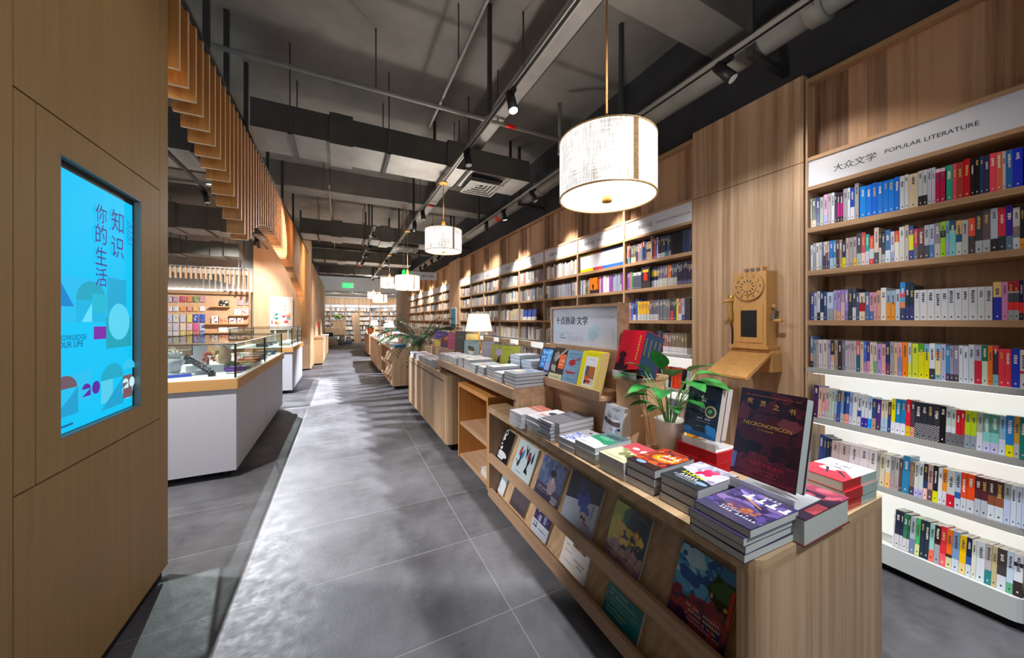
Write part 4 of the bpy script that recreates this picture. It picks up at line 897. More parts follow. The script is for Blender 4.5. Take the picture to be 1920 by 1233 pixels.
# faced-out books in the slanted tiers (lower left corners on the ledge)
L1, L2, XF = .378, .098, 1.128
def tier(zl, u0, u1, h, t, label, cover, art, tilt=21, pages='d4cec4', n=1):
    ya, yb = y_on(u0, XF), y_on(u1, XF); facing(label, XF, ya, zl, ya - yb, h, t, tilt, cover, art, pages, False, n)
tier(L1, 921, 948, .24, .02, 'black book with white line portrait, first in upper slanted tier', '15161c', [('r', 0, 0, 1, 1, '15161c'), ('b', .42, .72, .12, .13, 'd8d8dc', 3), ('b', .40, .45, .13, .14, 'e8e8ec', 4), ('e', .33, .9, .08, .08, 'c8c8d0'), ('e', .33, .9, .05, .05, '15161c'), ('e', .52, .9, .08, .08, 'c8c8d0'), ('e', .52, .9, .05, .05, '15161c'), ('b', .5, .16, .4, .13, 'd8d8e0', 5), ('p', [(.1, .3), (.22, .55), (.3, .5), (.2, .25)], 'e0e0e4'), ('t', .2, .7, .12, .03, '303038'), ('p', [(.38, .42), (.6, .6), (.6, .56), (.42, .38)], '222')])
tier(L1, 957, 990, .24, .02, 'pale blue book with dark swallow-like figures in upper slanted tier', 'b8ccd8', [('r', 0, 0, 1, 1, 'bccdd6'), ('p', [(.42, .98), (.5, .7), (.54, .55), (.58, .7), (.62, .96), (.55, .8)], '1c2430'), ('p', [(.22, .75), (.34, .6), (.30, .3), (.24, .2), (.16, .3), (.24, .42)], '24303c'), ('e', .22, .68, .05, .14, 'b03030', -15), ('e', .36, .62, .05, .14, '3a70b0', -15), ('p', [(.70, .85), (.78, .6), (.70, .35), (.80, .18), (.60, .2), (.66, .4), (.64, .62)], '181c26'), ('e', .66, .66, .05, .12, '8a2a34'), ('p', [(.86, .9), (.9, .6), (.84, .5), (.80, .66)], '22303c'), ('p', [(.1, .4), (.26, .36), (.26, .34), (.1, .37)], '1c2430'), ('t', .2, .5, .1, .03, '667')])
tier(L1, 1000, 1041, .24, .022, 'grey-blue book with a turned-away woman in pink in upper tier', '5c688c', [('r', 0, 0, 1, 1, '62709a'), ('n', 0, .3, 1, 1, ['6c7cac', '5a6890', '7484b0', '54628c'], 60, .12, 2), ('r', 0, 0, 1, .32, '4c4660'), ('b', .62, .36, .16, .2, 'b09aa8', 6), ('e', .58, .68, .12, .09, '343c48'), ('b', .62, .52, .09, .1, 'c8b8b4', 7), ('t', .08, .5, .2, .04, 'c8c8d8'), ('t', .08, .6, .13, .03, 'b0b0c4'), ('r', .70, .02, .98, .2, '58526e'), ('t', .72, .96, .14, .05, 'd8d8e0'), ('t', .72, .96, .08, .05, 'd8d8e0'), ('t', .72, .96, .03, .05, 'd8d8e0')])
tier(L1, 1050, 1106, .25, .024, 'dark and pale book with an upside-down blue figure in upper tier', '1c2440', [('r', 0, 0, 1, 1, 'bcc8de'), ('p', [(0, .42), (.6, .56), (1, .66), (1, 1), (0, 1)], '18203c'), ('b', .55, .60, .24, .22, '2848b0', 9), ('b', .45, .8, .16, .18, '1c2c70', 10), ('b', .62, .40, .18, .12, '3858c0', 16), ('e', .66, .26, .11, .1, 'c8b8b0'), ('e', .62, .25, .035, .035, '282430'), ('e', .70, .24, .035, .035, '282430'), ('p', [(.86, .6), (.88, .6), (.86, .3), (.85, .3)], 'a02838'), ('p', [(.7, .2), (.95, .14), (.7, .16)], 'b03848'), ('b', .46, .34, .08, .1, 'c8ccd8', 12)])
tier(L1, 1130, 1194, .25, .022, 'yellow-green picture book with golden dancing figures in upper tier', '3a5a58', [('r', 0, 0, 1, 1, '2f4c54'), ('p', [(0, .3), (0, 1), (.45, 1), (.3, .7), (.42, .4), (.2, .1)], 'b0b848'), ('b', .14, .5, .22, .3, 'd0d060', 3), ('p', [(.42, 1), (.28, .88), (.32, .7), (.44, .72), (.5, .86)], '2f7048'), ('b', .7, .76, .25, .16, '1c3440', 8), ('n', .18, .36, .9, .66, ['e0b848', 'c89030', 'f0d070', 'a07028', 'e8c860'], 46, .06, 4), ('e', .34, .62, .07, .08, 'e8c870'), ('e', .54, .58, .08, .09, 'e0b050'), ('e', .74, .64, .09, .09, '7a4a28'), ('e', .74, .62, .06, .06, 'e8b868'), ('r', 0, 0, 1, .28, 'a8848c'), ('n', 0, 0, 1, .3, ['a88890', 'b89898', '8a6a78'], 30, .1, 5), ('t', .55, .95, .93, .05, 'b03a4a'), ('t', .1, .8, .18, .035, 'd8c8b0'), ('t', .1, .7, .1, .03, 'd8c8b0')])
tier(L1, 1250, 1356, .25, .03, 'big blue and red fantasy picture book, last in upper slanted tier', '2c5c90', [('r', 0, 0, 1, 1, '3c90c8'), ('n', .02, .45, .7, .98, ['58b4e0', '2878c0', '88d0f0', '1c5cac', 'a8dcf4'], 70, .1, 6), ('b', .3, .85, .2, .1, 'b8e0f4', 3), ('b', .25, .6, .2, .12, '2060b8', 4), ('b', .85, .62, .3, .26, '1c4030', 9), ('b', .85, .66, .22, .16, '2c6838', 11), ('b', .8, .5, .15, .1, '102018', 12), ('e', .66, .56, .02, .04, 'd8a030'), ('e', .9, .5, .03, .03, 'e0b040'), ('r', 0, 0, 1, .33, '5c2844'), ('n', 0, .02, 1, .4, ['6c2c50', '8a3048', '4a2850', 'a03840', '3c3468'], 60, .12, 7), ('p', [(.94, .3), (1, .3), (1, .8), (.94, .75)], 'd03020'), ('t', .3, .88, .24, .035, 'e8d8c8'), ('t', .35, .88, .18, .035, 'e8d8c8'), ('t', .3, .85, .12, .03, 'd8c0b8'), ('t', .35, .9, .07, .03, 'd8c0b8')])
tier(L2, 920, 941, .24, .05, 'small blue and white book with a seated figure, first in lower tier', '8098a8', [('r', 0, 0, 1, 1, '7c98b0'), ('r', 0, 0, 1, .38, 'd4dae2'), ('b', .5, .36, .38, .14, 'd4dae2', 2), ('b', .55, .62, .18, .18, '98a49c', 4), ('e', .55, .68, .13, .1, '6a5a50'), ('b', .1, .75, .18, .2, 'a8c4d8', 5), ('t', .2, .7, .16, .03, '98a')])
tier(L2, 953, 979, .24, .055, 'dark brown thick book with a small cream label in lower tier', '4a3c44', [('r', 0, 0, 1, 1, '4c424a'), ('b', .7, .8, .3, .16, '5c4a4c', 3), ('b', .8, .7, .1, .06, '80504a', 4), ('r', .30, .62, .60, .78, 'd0b89a'), ('t', .33, .58, .71, .04, 'b0502c'), ('t', .33, .58, .65, .035, '8a5a3a')])
tier(L2, 993, 1021, .24, .03, 'dark violet book with pale moons and a white lower band', '2c2440', [('r', 0, 0, 1, 1, '30264a'), ('r', 0, 0, 1, .32, 'b8bcd0'), ('e', .2, .85, .09, .09, 'c8b8c8'), ('e', .5, .78, .1, .1, '8a7ca8'), ('e', .26, .6, .08, .08, 'c0b0c0'), ('n', .05, .35, .95, .95, ['4a3c68', '604878', '9a7a98', '1c1834'], 26, .05, 8), ('r', .3, .34, .45, .5, '8890b8'), ('r', .6, .36, .75, .55, '7880a8'), ('t', .1, .3, .14, .14, '3a3450'), ('t', .4, .9, .16, .03, '556')])
tier(L2, 1047, 1092, .245, .03, 'white book with a small sepia painting in lower slanted tier', 'e6e2e0', [('r', 0, 0, 1, 1, 'e2dedc'), ('r', .34, .5, .84, .96, '6a5440'), ('n', .36, .52, .82, .94, ['8a6c48', '4a3a30', 'a88858', '5c4a3c', 'b89c70'], 46, .05, 3), ('b', .6, .7, .12, .14, 'a88460', 6), ('t', .5, .92, .26, .05, '6a6058'), ('t', .62, .92, .18, .05, '6a6058'), ('t', .1, .5, .44, .03, '98908c'), ('t', .1, .4, .32, .025, 'a8a09c'), ('t', .1, .6, .12, .025, 'a8a09c')])
tier(L2, 1128, 1192, .25, .02, 'orange and teal book titled in white, in lower slanted tier', 'd87830', [('r', 0, 0, 1, 1, 'd07a34'), ('r', 0, 0, 1, .52, '1c7c78'), ('r', 0, .5, 1, .53, '176c6c'), ('p', [(0, .6), (0, 1), (.06, 1), (.05, .7)], 'b03038'), ('p', [(.02, 1), (.16, 1), (.14, .92), (.04, .9)], '4a8040'), ('T', '伟', .12, .80, .15, 'f2d8c0'), ('T', '大', .34, .79, .15, 'f2d8c0'), ('T', '的', .54, .77, .13, 'f2d8c0'), ('T', '虚', .68, .76, .14, 'f2d8c0'), ('T', '构', .84, .75, .13, 'f2d8c0'), ('t', .2, .9, .62, .03, 'e0a070'), ('t', .1, .6, .44, .035, 'b8d0b0'), ('t', .1, .85, .36, .035, 'b8d0b0'), ('t', .15, .9, .28, .025, '80b0a8'), ('t', .15, .85, .22, .025, '80b0a8'), ('t', .1, .7, .14, .03, 'b8d0b0'), ('t', .1, .6, .08, .03, 'b8d0b0')], n=3)
tier(L2, 1290, 1390, .25, .03, 'dark book with red and blue figure, at near end of lower tier', '14182c', [('r', 0, 0, 1, 1, '14182c'), ('b', .4, .75, .3, .25, '203c80', 3), ('b', .35, .8, .14, .2, '4a88d0', 4), ('p', [(.3, .6), (.7, .86), (.75, .82), (.4, .5)], 'd02838'), ('p', [(.5, .5), (.6, .9), (.66, .9), (.6, .45)], 'c02030'), ('b', .2, .5, .1, .3, '7aa8e0', 7)])

# stacks on top of the nearest table
ZT = .80
GREY = 'c6c8cc'
stack('white book with pink-red cover beside the oak riser end', 1.03, 2.11, ZT, .155, .25, .03, 3, 'd8d4d8', [('r', 0, 0, 1, .55, 'd4d0d4'), ('r', 0, .55, 1, 1, 'c87868'), ('t', .1, .8, .7, .05, 'e8dcd8')], 2, GREY, seed=1)
stack('white book with a dark oval emblem near the riser', 1.07, 1.955, ZT, .165, .25, .03, 3, 'e6e4e8', [('r', 0, 0, 1, 1, 'e8e6ea'), ('e', .5, .62, .2, .16, '34303c'), ('e', .5, .62, .14, .1, '4c4858'), ('r', .2, .3, .8, .42, 'd8a8a0'), ('t', .2, .8, .2, .03, '88848c')], 3, GREY, seed=2)
stack('pale book with a navy spine line near the riser', 1.08, 1.82, ZT, .14, .22, .02, 5, '2c3468', [('r', 0, 0, 1, 1, 'd8d6dc'), ('t', .2, .7, .7, .05, '9890a0')], 2, GREY, seed=3)
stack('grey-covered book in the tall stack under the slanted ledge', 1.10, 1.805, ZT, .165, .275, .0265, 4, '7e7e84', [('r', 0, 0, 1, 1, '8a8a90'), ('p', [(0, .55), (1, .5), (1, 1), (0, 1)], '70707a'), ('t', .3, .8, .68, .035, 'c0c0c8'), ('t', .4, .8, .6, .025, 'b0b0b8')], 6, 'd0cccc', seed=4)
stack('white book with a blue ink drawing on its cover', 1.075, 1.585, ZT, .125, .22, .03, 2, 'dfe2ee', [('r', 0, 0, 1, 1, 'dcdff0'), ('n', .05, .05, .95, .6, ['7080d8', '9aa4e4', '5a68c8', 'c4caf0'], 60, .06, 4), ('p', [(0, .6), (1, .62), (1, 1), (0, 1)], 'b8b4b8'), ('e', .5, .8, .1, .07, '404458'), ('t', .1, .8, .2, .06, '4858b8')], 4, GREY, seed=5)
stack('green and white landscape book beside the blue drawing stack', 1.09, 1.455, ZT, .15, .245, .027, 3, 'c8d4d0', [('r', 0, 0, 1, 1, '5a7478'), ('p', [(0, .0), (1, .0), (1, .34), (0, .42)], 'd8d8dc'), ('p', [(0, .42), (.5, .38), (.9, .3), (1, .6), (.5, .7), (0, .62)], '2c9068'), ('b', .5, .6, .28, .1, '58b088', 5), ('b', .6, .78, .4, .12, '3c5458', 8), ('t', .1, .5, .1, .05, 'a0a0a8')], 2, GREY, seed=6)
stack('cream and red book with a leaf pattern by the plant', 1.095, 1.275, ZT, .155, .25, .0265, 3, 'd8d8b4', [('r', 0, 0, 1, 1, 'd8d6b0'), ('p', [(0, .58), (1, .46), (1, 1), (0, 1)], 'c8525c'), ('b', .5, .36, .14, .14, '8a8c58', 3), ('b', .3, .52, .12, .1, '9c9a68', 4), ('b', .72, .32, .1, .12, '70744c', 5), ('e', .4, .72, .12, .1, 'f0d8d4'), ('b', .7, .7, .1, .1, 'ecd4d0', 7), ('t', .1, .8, .08, .03, '98966c')], 2, GREY, seed=7)
stack('fiery orange nebula book in front of the plant', 1.105, 1.118, ZT, .145, .25, .034, 3, '3c2430', [('r', 0, 0, 1, 1, 'a03828'), ('n', 0, 0, 1, 1, ['8a2c28', 'c04428', '602430', 'd86030', '48202c'], 70, .12, 5), ('e', .62, .56, .42, .34, 'd85818', 20), ('e', .62, .56, .36, .27, 'f09020', 20), ('e', .62, .56, .27, .18, 'f8d040', 20), ('e', .62, .57, .2, .12, 'b84020', 20), ('r', 0, 0, 1, .18, '38242c'), ('e', .36, .12, .16, .1, '8cb0d8'), ('t', .45, .95, .62, .14, 'f4e8e0'), ('t', .5, .95, .48, .08, 'e8d0c0'), ('t', .4, .8, .40, .05, 'e8c070')], 3, GREY, seed=8)
stack('dark book with a pink runner and yellow title', 1.115, .95, ZT, .155, .245, .034, 3, '2c3038', [('r', 0, 0, 1, 1, 'c8c4d8'), ('n', 0, .35, 1, 1, ['b8b0cc', 'd8d4e4', '9a94b4', 'e4e0ec'], 60, .12, 6), ('p', [(0, 0), (1, 0), (1, .32), (0, .52)], '34383e'), ('b', .56, .66, .14, .16, 'd83060', 4), ('b', .66, .74, .1, .08, 'e04870', 5), ('b', .44, .56, .06, .1, 'c82850', 6), ('t', .18, .78, .36, .10, 'e0d820'), ('t', .25, .72, .26, .07, 'f0f0f0'), ('t', .14, .8, .2, .05, 'd0d0d4'), ('t', .25, .85, .14, .04, 'c0c0c4'), ('e', .84, .22, .14, .08, '90b4dc')], 1, GREY, seed=9)
stack('purple space book with a planet at the near corner', 1.045, .765, ZT, .178, .245, .025, 4, '3c3454', [('r', 0, 0, 1, 1, '54487c'), ('n', 0, .1, 1, 1, ['60549a', '483c6c', '7464a8', '8870a8', '3c3458'], 80, .12, 7), ('e', .5, .42, .34, .2, '7a6cb0', -14), ('e', .52, .40, .34, .19, '584878', -14), ('n', .35, .3, .8, .44, ['a86048', 'c07850', '8a5058', '704868'], 26, .05, 9), ('r', 0, 0, 1, .2, '4c4868'), ('e', .36, .78, .3, .06, '9888d0', -30), ('p', [(.3, .72), (.72, .56), (.72, .58), (.3, .76)], 'e0a060'), ('t', .26, .95, .72, .17, 'f4f4fa'), ('t', .5, .8, .92, .06, 'd8d8ec'), ('t', .25, .9, .17, .05, 'e8e8f0'), ('t', .3, .75, .24, .04, 'd8d8e4')], -2, 'bcc0bc', jit=.012, seed=11)
stack('thick crimson hardback lying under the display copy', 1.275, .745, ZT, .2, .3, .085, 1, '6c1c28', [('r', 0, 0, 1, 1, '98405a'), ('r', 0, 0, 1, .8, '34223c'), ('r', .85, .2, 1, .5, 'c8525c'), ('n', .1, .5, 1, 1, ['b04858', 'a04054', 'c06070'], 26, .1, 4)], 0, 'b8bcb4', hard=True)
stack('red and white shrink-wrapped paperback at the right rear corner', 1.655, .735, ZT, .148, .24, .036, 3, 'd03038', [('r', 0, 0, 1, 1, 'f0f0f4'), ('p', [(0, 0), (1, 0), (1, .28), (.7, .5), (.45, .42), (.2, .56), (0, .5)], 'e03848'), ('b', .4, .42, .18, .1, 'f4ece8', 3), ('p', [(.25, .55), (.5, .6), (.8, .48), (.5, .56)], '28283a'), ('p', [(.3, .5), (.5, .2), (.55, .2), (.4, .46)], '3a3448'), ('p', [(.6, .4), (.9, .2), (.9, .23), (.66, .43)], '28283a'), ('T', '人间', .25, .66, .4, '24283a'), ('t', .3, .9, .85, .04, '889'), ('t', .5, .95, .6, .03, '889')], -3, 'c8bcb0', seed=12, spine=('b83a38', 'a8bcb4'))
stack('red-covered book under the blue notebook', 1.50, 1.175, ZT, .2, .15, .05, 2, 'c01828', [('r', 0, 0, 1, 1, 'c01828')], 0, 'b81a28', seed=13)

# dark red display hardback on an acrylic stand
def bookstand(label, x0, yl, z, w, tilt, d=.045):
    t = thing('book_stand', label, 'book stand', (x0, yl - w / 2, z), 'white folded book stands')
    th = R(tilt)
    mb = MB()
    n = Vector((math.cos(th), 0, -math.sin(th)))
    mb.box(x0 - .006, x0 - .004, yl - w, yl, z, z + .035); mb.box(x0 - .004, x0 + d + .08, yl - w, yl, z, z + .002)
    mb.build('base_fold', 'acrylic', t)
    a = Vector((x0 + d, 0, z + .03)); b_ = a + Vector((math.sin(th), 0, math.cos(th))) * .14
    mb = MB(); q = Vector((.002, 0, 0))
    mb.v += [(p.x, yy, p.z) for yy in (yl - w + .01, yl - .01) for p in (a, b_, b_ + q, a + q)]
    for f_ in ((0, 1, 2, 3), (7, 6, 5, 4), (0, 4, 5, 1), (1, 5, 6, 2), (2, 6, 7, 3), (3, 7, 4, 0)): mb.face(f_)
    mb.build('back_rest', 'acrylic', t); return t
bookstand('white stand holding the big dark red hardback', 1.305, .79, ZT + .086, .205, 14, .085)
facing('big dark red hardback with gold gothic title standing at the near corner', 1.307, .795, ZT + .1225, .208, .315, .055, 14, '3a1824', [
    ('r', 0, 0, 1, 1, '2a1420'), ('n', .02, .28, .98, .98, ['34161f', '3e1822', '22101a', '4a1a24', '2c1420'], 90, .1, 3), ('b', .48, .5, .38, .2, '43141f', 5), ('b', .34, .36, .12, .07, '241019', 6), ('b', .68, .36, .13, .07, '241019', 7), ('b', .5, .24, .1, .06, '5c1c24', 8),
    ('b', .82, .66, .2, .08, '6a3038', 9), ('b', .1, .72, .12, .1, '58242e', 10), ('r', 0, 0, 1, .24, '4a1828'), ('n', 0, 0, 1, .24, ['501a2a', '441626', '5a1e2c'], 30, .1, 11), ('p', [(0, .05), (.06, .06), (.08, .24), (0, .24)], '58689c'),
    ('T', '死', .13, .83, .095, 'c8964a'), ('T', '灵', .34, .82, .095, 'c8964a'), ('T', '之', .55, .805, .095, 'c8964a'), ('T', '书', .78, .79, .095, 'c8964a'),
    ('T', 'NECRONOMICON', .12, .585, .74, 'c99a4c'), ('T', 'H. P. Lovecraft', .36, .545, .24, 'c08c42'), ('t', .1, .94, .93, .012, 'b0503c'),
    ('T', '不只是克苏鲁神话！', .2, .155, .62, 'a02c3a'), ('t', .28, .75, .11, .022, '8a2c38'), ('t', .3, .72, .075, .022, '8a2c38'), ('t', .1, .92, .03, .016, '8a2c38'), ('t', .1, .92, .215, .014, '7a2838')], 'b4bab6', True)
bookstand('white stand holding the dark blue spiral notebook', 1.515, 1.15, ZT + .101, .17, 14, .06)
facing('dark blue spiral notebook with a star emblem on a white stand', 1.517, 1.155, ZT + .1375, .165, .24, .04, 14, '14283c', [
    ('r', 0, 0, 1, 1, '15263a'), ('b', .1, .72, .12, .2, '1c4a30', 3), ('r', 0, 0, 1, .1, '1c5c98'), ('b', .85, .16, .2, .12, '2c80c8', 4), ('b', .1, .1, .2, .05, '2870b0', 5), ('n', .3, .48, .62, .82, ['d8d4d0', '8a94a4', 'b8a898'], 34, .022, 6), ('p', [(.48, .84), (.5, .76), (.56, .8), (.52, .74), (.56, .7), (.5, .72), (.46, .68), (.46, .74), (.4, .76)], 'd8d8dc'), ('r', .455, .55, .485, .64, 'b0a490'), ('e', .76, .52, .17, .17, 'c8b888'), ('e', .76, .52, .13, .13, '2c4434'), ('e', .74, .53, .06, .06, '58a070'), ('t', .34, .8, .35, .035, 'd8dce0'), ('t', .36, .8, .3, .02, '9aa8b8'), ('t', .4, .75, .2, .02, '7890a8')], 'd0c8c0', n=2)
sp_ = MB()
for k in range(24):
    th = R(14); f_ = .006 + k * .0098; p0 = Vector((1.517 + math.sin(th) * f_ - .004, 1.157, ZT + .139 + math.cos(th) * f_)); sp_.tube([tuple(p0 + Vector((-.002, -.008, 0))), tuple(p0 + Vector((-.004, 0, 0))), tuple(p0 + Vector((.004, .004, 0))), tuple(p0 + Vector((.012, -.004, -.003)))], .0012, 5)
tag(sp_.build('wire_coil', 'steel'), 'wire coil binding down the left edge of the blue notebook', 'binding')
# white book with banner leaning against the riser
facing('white book with a brown ribbon banner leaning by the wood column', 1.345, 1.56, ZT + .0, .15, .215, .022, 12, 'dcdce6', [('r', 0, 0, 1, 1, 'dcdeea'), ('r', 0, 0, 1, .24, '6c5c5c'), ('t', .1, .5, .15, .035, 'a89c98'), ('t', .1, .6, .07, .03, 'a89c98'), ('p', [(.14, .52), (.3, .5), (.5, .47), (.7, .48), (.88, .5), (.88, .62), (.7, .6), (.5, .58), (.3, .61), (.14, .63)], '5a504e'), ('r', .04, .56, .16, .66, '30385c'), ('r', .78, .40, .92, .46, '30385c'), ('t', .22, .8, .68, .09, '8890b0'), ('t', .28, .78, .36, .09, '8890b0'), ('t', .3, .75, .9, .035, '556080'), ('n', .08, .66, .92, .96, ['b8bccc', '707898'], 16, .02, 5)], 'e8dcc8', n=3)

# ------------------------------------------------------------------ stepped riser with the section sign
t = thing('display_riser', 'oak riser with slanted ledge and section sign on the nearest table', 'display riser', (1.55, 1.95, ZT))
MB().box(1.42, 1.62, 1.57, 2.33, ZT, 1.075).build('base_box', 'ash_y', t)
MB().box(1.33, 1.42, 1.55, 2.33, 1.03, 1.05).box(1.33, 1.344, 1.55, 2.33, 1.05, 1.088).build('ledge', 'ash_y', t)
MB().box(1.50, 1.58, 1.57, 2.33, 1.075, 1.30).build('back_board', 'ash_y', t)
sg = MB().box(1.50, 1.58, 1.57, 1.588, 1.30, 1.605).box(1.50, 1.58, 2.312, 2.33, 1.30, 1.605).box(1.50, 1.58, 1.588, 2.312, 1.30, 1.318).box(1.50, 1.58, 1.588, 2.312, 1.587, 1.605).build('sign_frame', 'ash_y', t)
MB().box(1.512, 1.57, 1.589, 2.311, 1.319, 1.586, hx('c4cadb')).build('sign_face', 'paint', sg)
mb = MB()
XS = 1.5115
for k_ in range(3): letter(mb, '十点热读·文学', (XS - .00002 * k_, 2.268 - .0016 * k_, 1.468), (0, -1, 0), (0, 0, 1), .385, None, hx('20222e'))
for q, c in (([(2.15, 1.585), (2.05, 1.52), (2.17, 1.56)], 'b4c8dc'), ([(2.3, 1.48), (2.05, 1.40), (2.3, 1.41)], 'b6cade'), ([(1.88, 1.44), (1.80, 1.47), (1.76, 1.45), (1.77, 1.39), (1.84, 1.36), (1.88, 1.38)], 'b0cadc'), ([(1.88, 1.41), (1.82, 1.44), (1.77, 1.40), (1.84, 1.36)], 'a4c2d8')):
    lay[0] += 1; mb.poly([(XS - .00006 * (lay[0] % 9), a, b_) for a, b_ in q], hx(c))
for i in range(4): mb.disc((XS, 2.09 - i * .047, 1.372), .013, 14, hx('98a8bc'), ax='x').disc((XS - .0002, 2.09 - i * .047, 1.372), .010, 14, hx('c4cadb'), ax='x')
for k, (a, b_) in enumerate(((2.215, .05), (2.215, .08))): mb.box(XS - .0002, XS, a - b_, a, 1.385 - k * .02, 1.391 - k * .02, hx('70809a'))
for i in range(10):
    a0 = R(60 + i * 30); mb.disc((XS, 1.64 + .018 * math.cos(a0), 1.535 + .018 * math.sin(a0)), .0035, 6, hx('8c9cb4'), ax='x')
mb.box(XS - .0002, XS, 1.634, 1.637, 1.36, 1.45, hx('a0acc0'))
mb.build('lettering', 'paint', sg)
LZ, LX = 1.0505, 1.348
facing('dark book with blue photo panels, leftmost on the riser ledge', LX, 2.315, LZ, .165, .245, .02, 17, '20263a', [('r', 0, 0, 1, 1, '22283c'), ('r', .08, .35, .5, .95, '3a78c0'), ('r', .54, .55, .95, .95, '58a0dc'), ('r', .54, .3, .95, .54, '8898cc'), ('n', .1, .4, .5, .92, ['78b0e0', '2858a8', 'a8d0ec'], 20, .06, 3), ('n', .55, .57, .94, .93, ['88c0e8', '4080c0'], 14, .06, 4), ('t', .35, .9, .18, .08, 'e0e4ec'), ('t', .1, .5, .08, .04, '6a7898')])
facing('black and white photo book with an orange label on the riser ledge', LX, 2.145, LZ, .165, .255, .02, 17, '3a3634', [('r', 0, 0, 1, 1, '3c3836'), ('b', .3, .75, .2, .16, '8c8884', 3), ('b', .3, .4, .25, .12, '989490', 4), ('b', .5, .5, .08, .3, '1c1a1a', 5), ('p', [(.3, .7), (.9, 1), (1, .98), (.4, .66)], 'a8a098'), ('r', 0, 0, 1, .26, 'bcbc98'), ('r', .55, .42, 1, .82, 'd8683c'), ('t', .6, .95, .62, .05, 'f0d0b8'), ('t', .6, .9, .52, .04, 'f0d0b8'), ('t', .1, .8, .16, .03, '6c6c58'), ('t', .1, .7, .08, .03, '6c6c58')])
facing('grey-blue book with a red pipe and moustache on the riser ledge', LX, 1.975, LZ, .165, .25, .02, 17, '6c90ac', [('r', 0, 0, 1, 1, '7094b0'), ('b', .45, .66, .24, .1, 'a02c38', 3), ('p', [(.5, .72), (.86, .74), (.9, .84), (.84, .84), (.8, .78), (.5, .68)], '902834'), ('p', [(.12, .45), (.28, .40), (.48, .42), (.64, .40), (.86, .42), (.72, .36), (.5, .36), (.3, .33), (.16, .38)], 'a02c38'), ('t', .15, .8, .88, .035, '48607c'), ('t', .2, .7, .8, .025, '48607c'), ('t', .2, .8, .2, .025, '506c88'), ('r', .02, .5, 1, .504, 'b8ccd8'), ('r', .02, .22, 1, .224, 'a8c0d0')])
facing('yellow book with a fox picture panel, rightmost on the riser ledge', LX, 1.80, LZ, .17, .255, .016, 15, 'e0d820', [('r', 0, 0, 1, 1, 'e2da1c'), ('r', .26, .14, .92, .88, 'ece8ec'), ('r', .34, .2, .86, .64, '8a5030'), ('r', .34, .38, .54, .64, '5c5c58'), ('r', .54, .36, .86, .64, 'b86428'), ('r', .34, .2, .86, .34, 'd8c8b8'), ('b', .45, .34, .1, .08, 'd86020', 4), ('b', .6, .26, .12, .05, 'b83028', 5), ('b', .42, .25, .06, .06, '282424', 6), ('t', .45, .8, .8, .025, 'a8a4b0'), ('t', .3, .8, .92, .02, 'b0a818')], 'e0c090', n=4)

# ------------------------------------------------------------------ wood column with the boxed set
t = thing('wood_column_stand', 'round-cornered oak column stand behind the potted plant', 'display stand', (1.58, 1.42, ZT))
MB().rbox(1.42, 1.72, 1.385, 1.545, ZT, 1.16, .06).build('column', 'column_z', t); MB().rbox(1.41, 1.73, 1.375, 1.555, 1.16, 1.175, .06).build('cap', 'ash_x', t)
o = bookstand('grey stand holding the red boxed set', 1.43, 1.545, 1.176, .18, 18, .03)
th = R(18); ex = Vector((0, -1, 0)); ey = Vector((math.sin(th), 0, math.cos(th))); ez = ex.cross(ey)
bx_w, bx_h, bx_t = .175, .25, .15
M_ = basis(Vector((1.432, 1.545, 1.205)) - ez * bx_t, ex, ey, ez)
bs = thing('boxed_book_set', 'red slipcase of dark blue volumes with a detective silhouette', 'boxed book set', M=M_)
MB().box(0, bx_w, 0, bx_h, bx_t - .003, bx_t, hx('a81428')).box(0, bx_w, 0, bx_h, 0, .003, hx('a81428')).box(0, .003, 0, bx_h, .003, bx_t - .003, hx('a81428')).box(.003, bx_w, bx_h - .003, bx_h, .003, bx_t - .003, hx('c03858')).box(.003, bx_w, 0, .003, .003, bx_t - .003, hx('a81428')).build('slipcase', 'gloss', bs, local=True)
for k in range(4):
    v = MB().box(.006, bx_w - .001, .004, bx_h - .004, .0045 + k * .0355, .0045 + k * .0355 + .0345, hx('34445c')).build('volume', 'gloss', bs, local=True)
    mb = MB(); zc = .022 + k * .0355
    for q in range(9): mb.box(bx_w - .001, bx_w - .0005, bx_h * (.82 - q * .045), bx_h * (.845 - q * .045), zc - .003, zc + .004, hx('b8a868'))
    mb.build('spine_title', 'gold', v, local=True)
draw([('b', .22, .12, .26, .12, '2c1020', 3), ('p', [(.06, .12), (.14, .3), (.36, .3), (.44, .1)], '2a0f1e'), ('e', .25, .34, .12, .13, '2a0f1e'), ('e', .25, .41, .17, .07, '2a0f1e'), ('e', .25, .44, .11, .07, '2a0f1e'), ('p', [(.40, .10), (.5, .2), (.58, .18), (.54, .05), (.38, .06)], '2a0f1e')], bx_w, bx_h, bx_t).build('silhouette', 'gloss', bs, local=True)
draw([('r', .80, .84 - k * .066, .86, .885 - k * .066, 'b07830') for k in range(9)], bx_w, bx_h, bx_t).build('cover_title', 'gloss', bs, local=True)
# orange-yellow folder standing behind the plant
facing('orange-yellow book standing behind the potted plant', 1.74, 1.31, ZT, .16, .27, .03, 16, 'e0a010', [('r', 0, 0, 1, 1, 'e4a614'), ('e', .4, .35, .28, .2, 'c85818'), ('t', .2, .8, .8, .05, 'c87810')], 'e8c060', n=2)

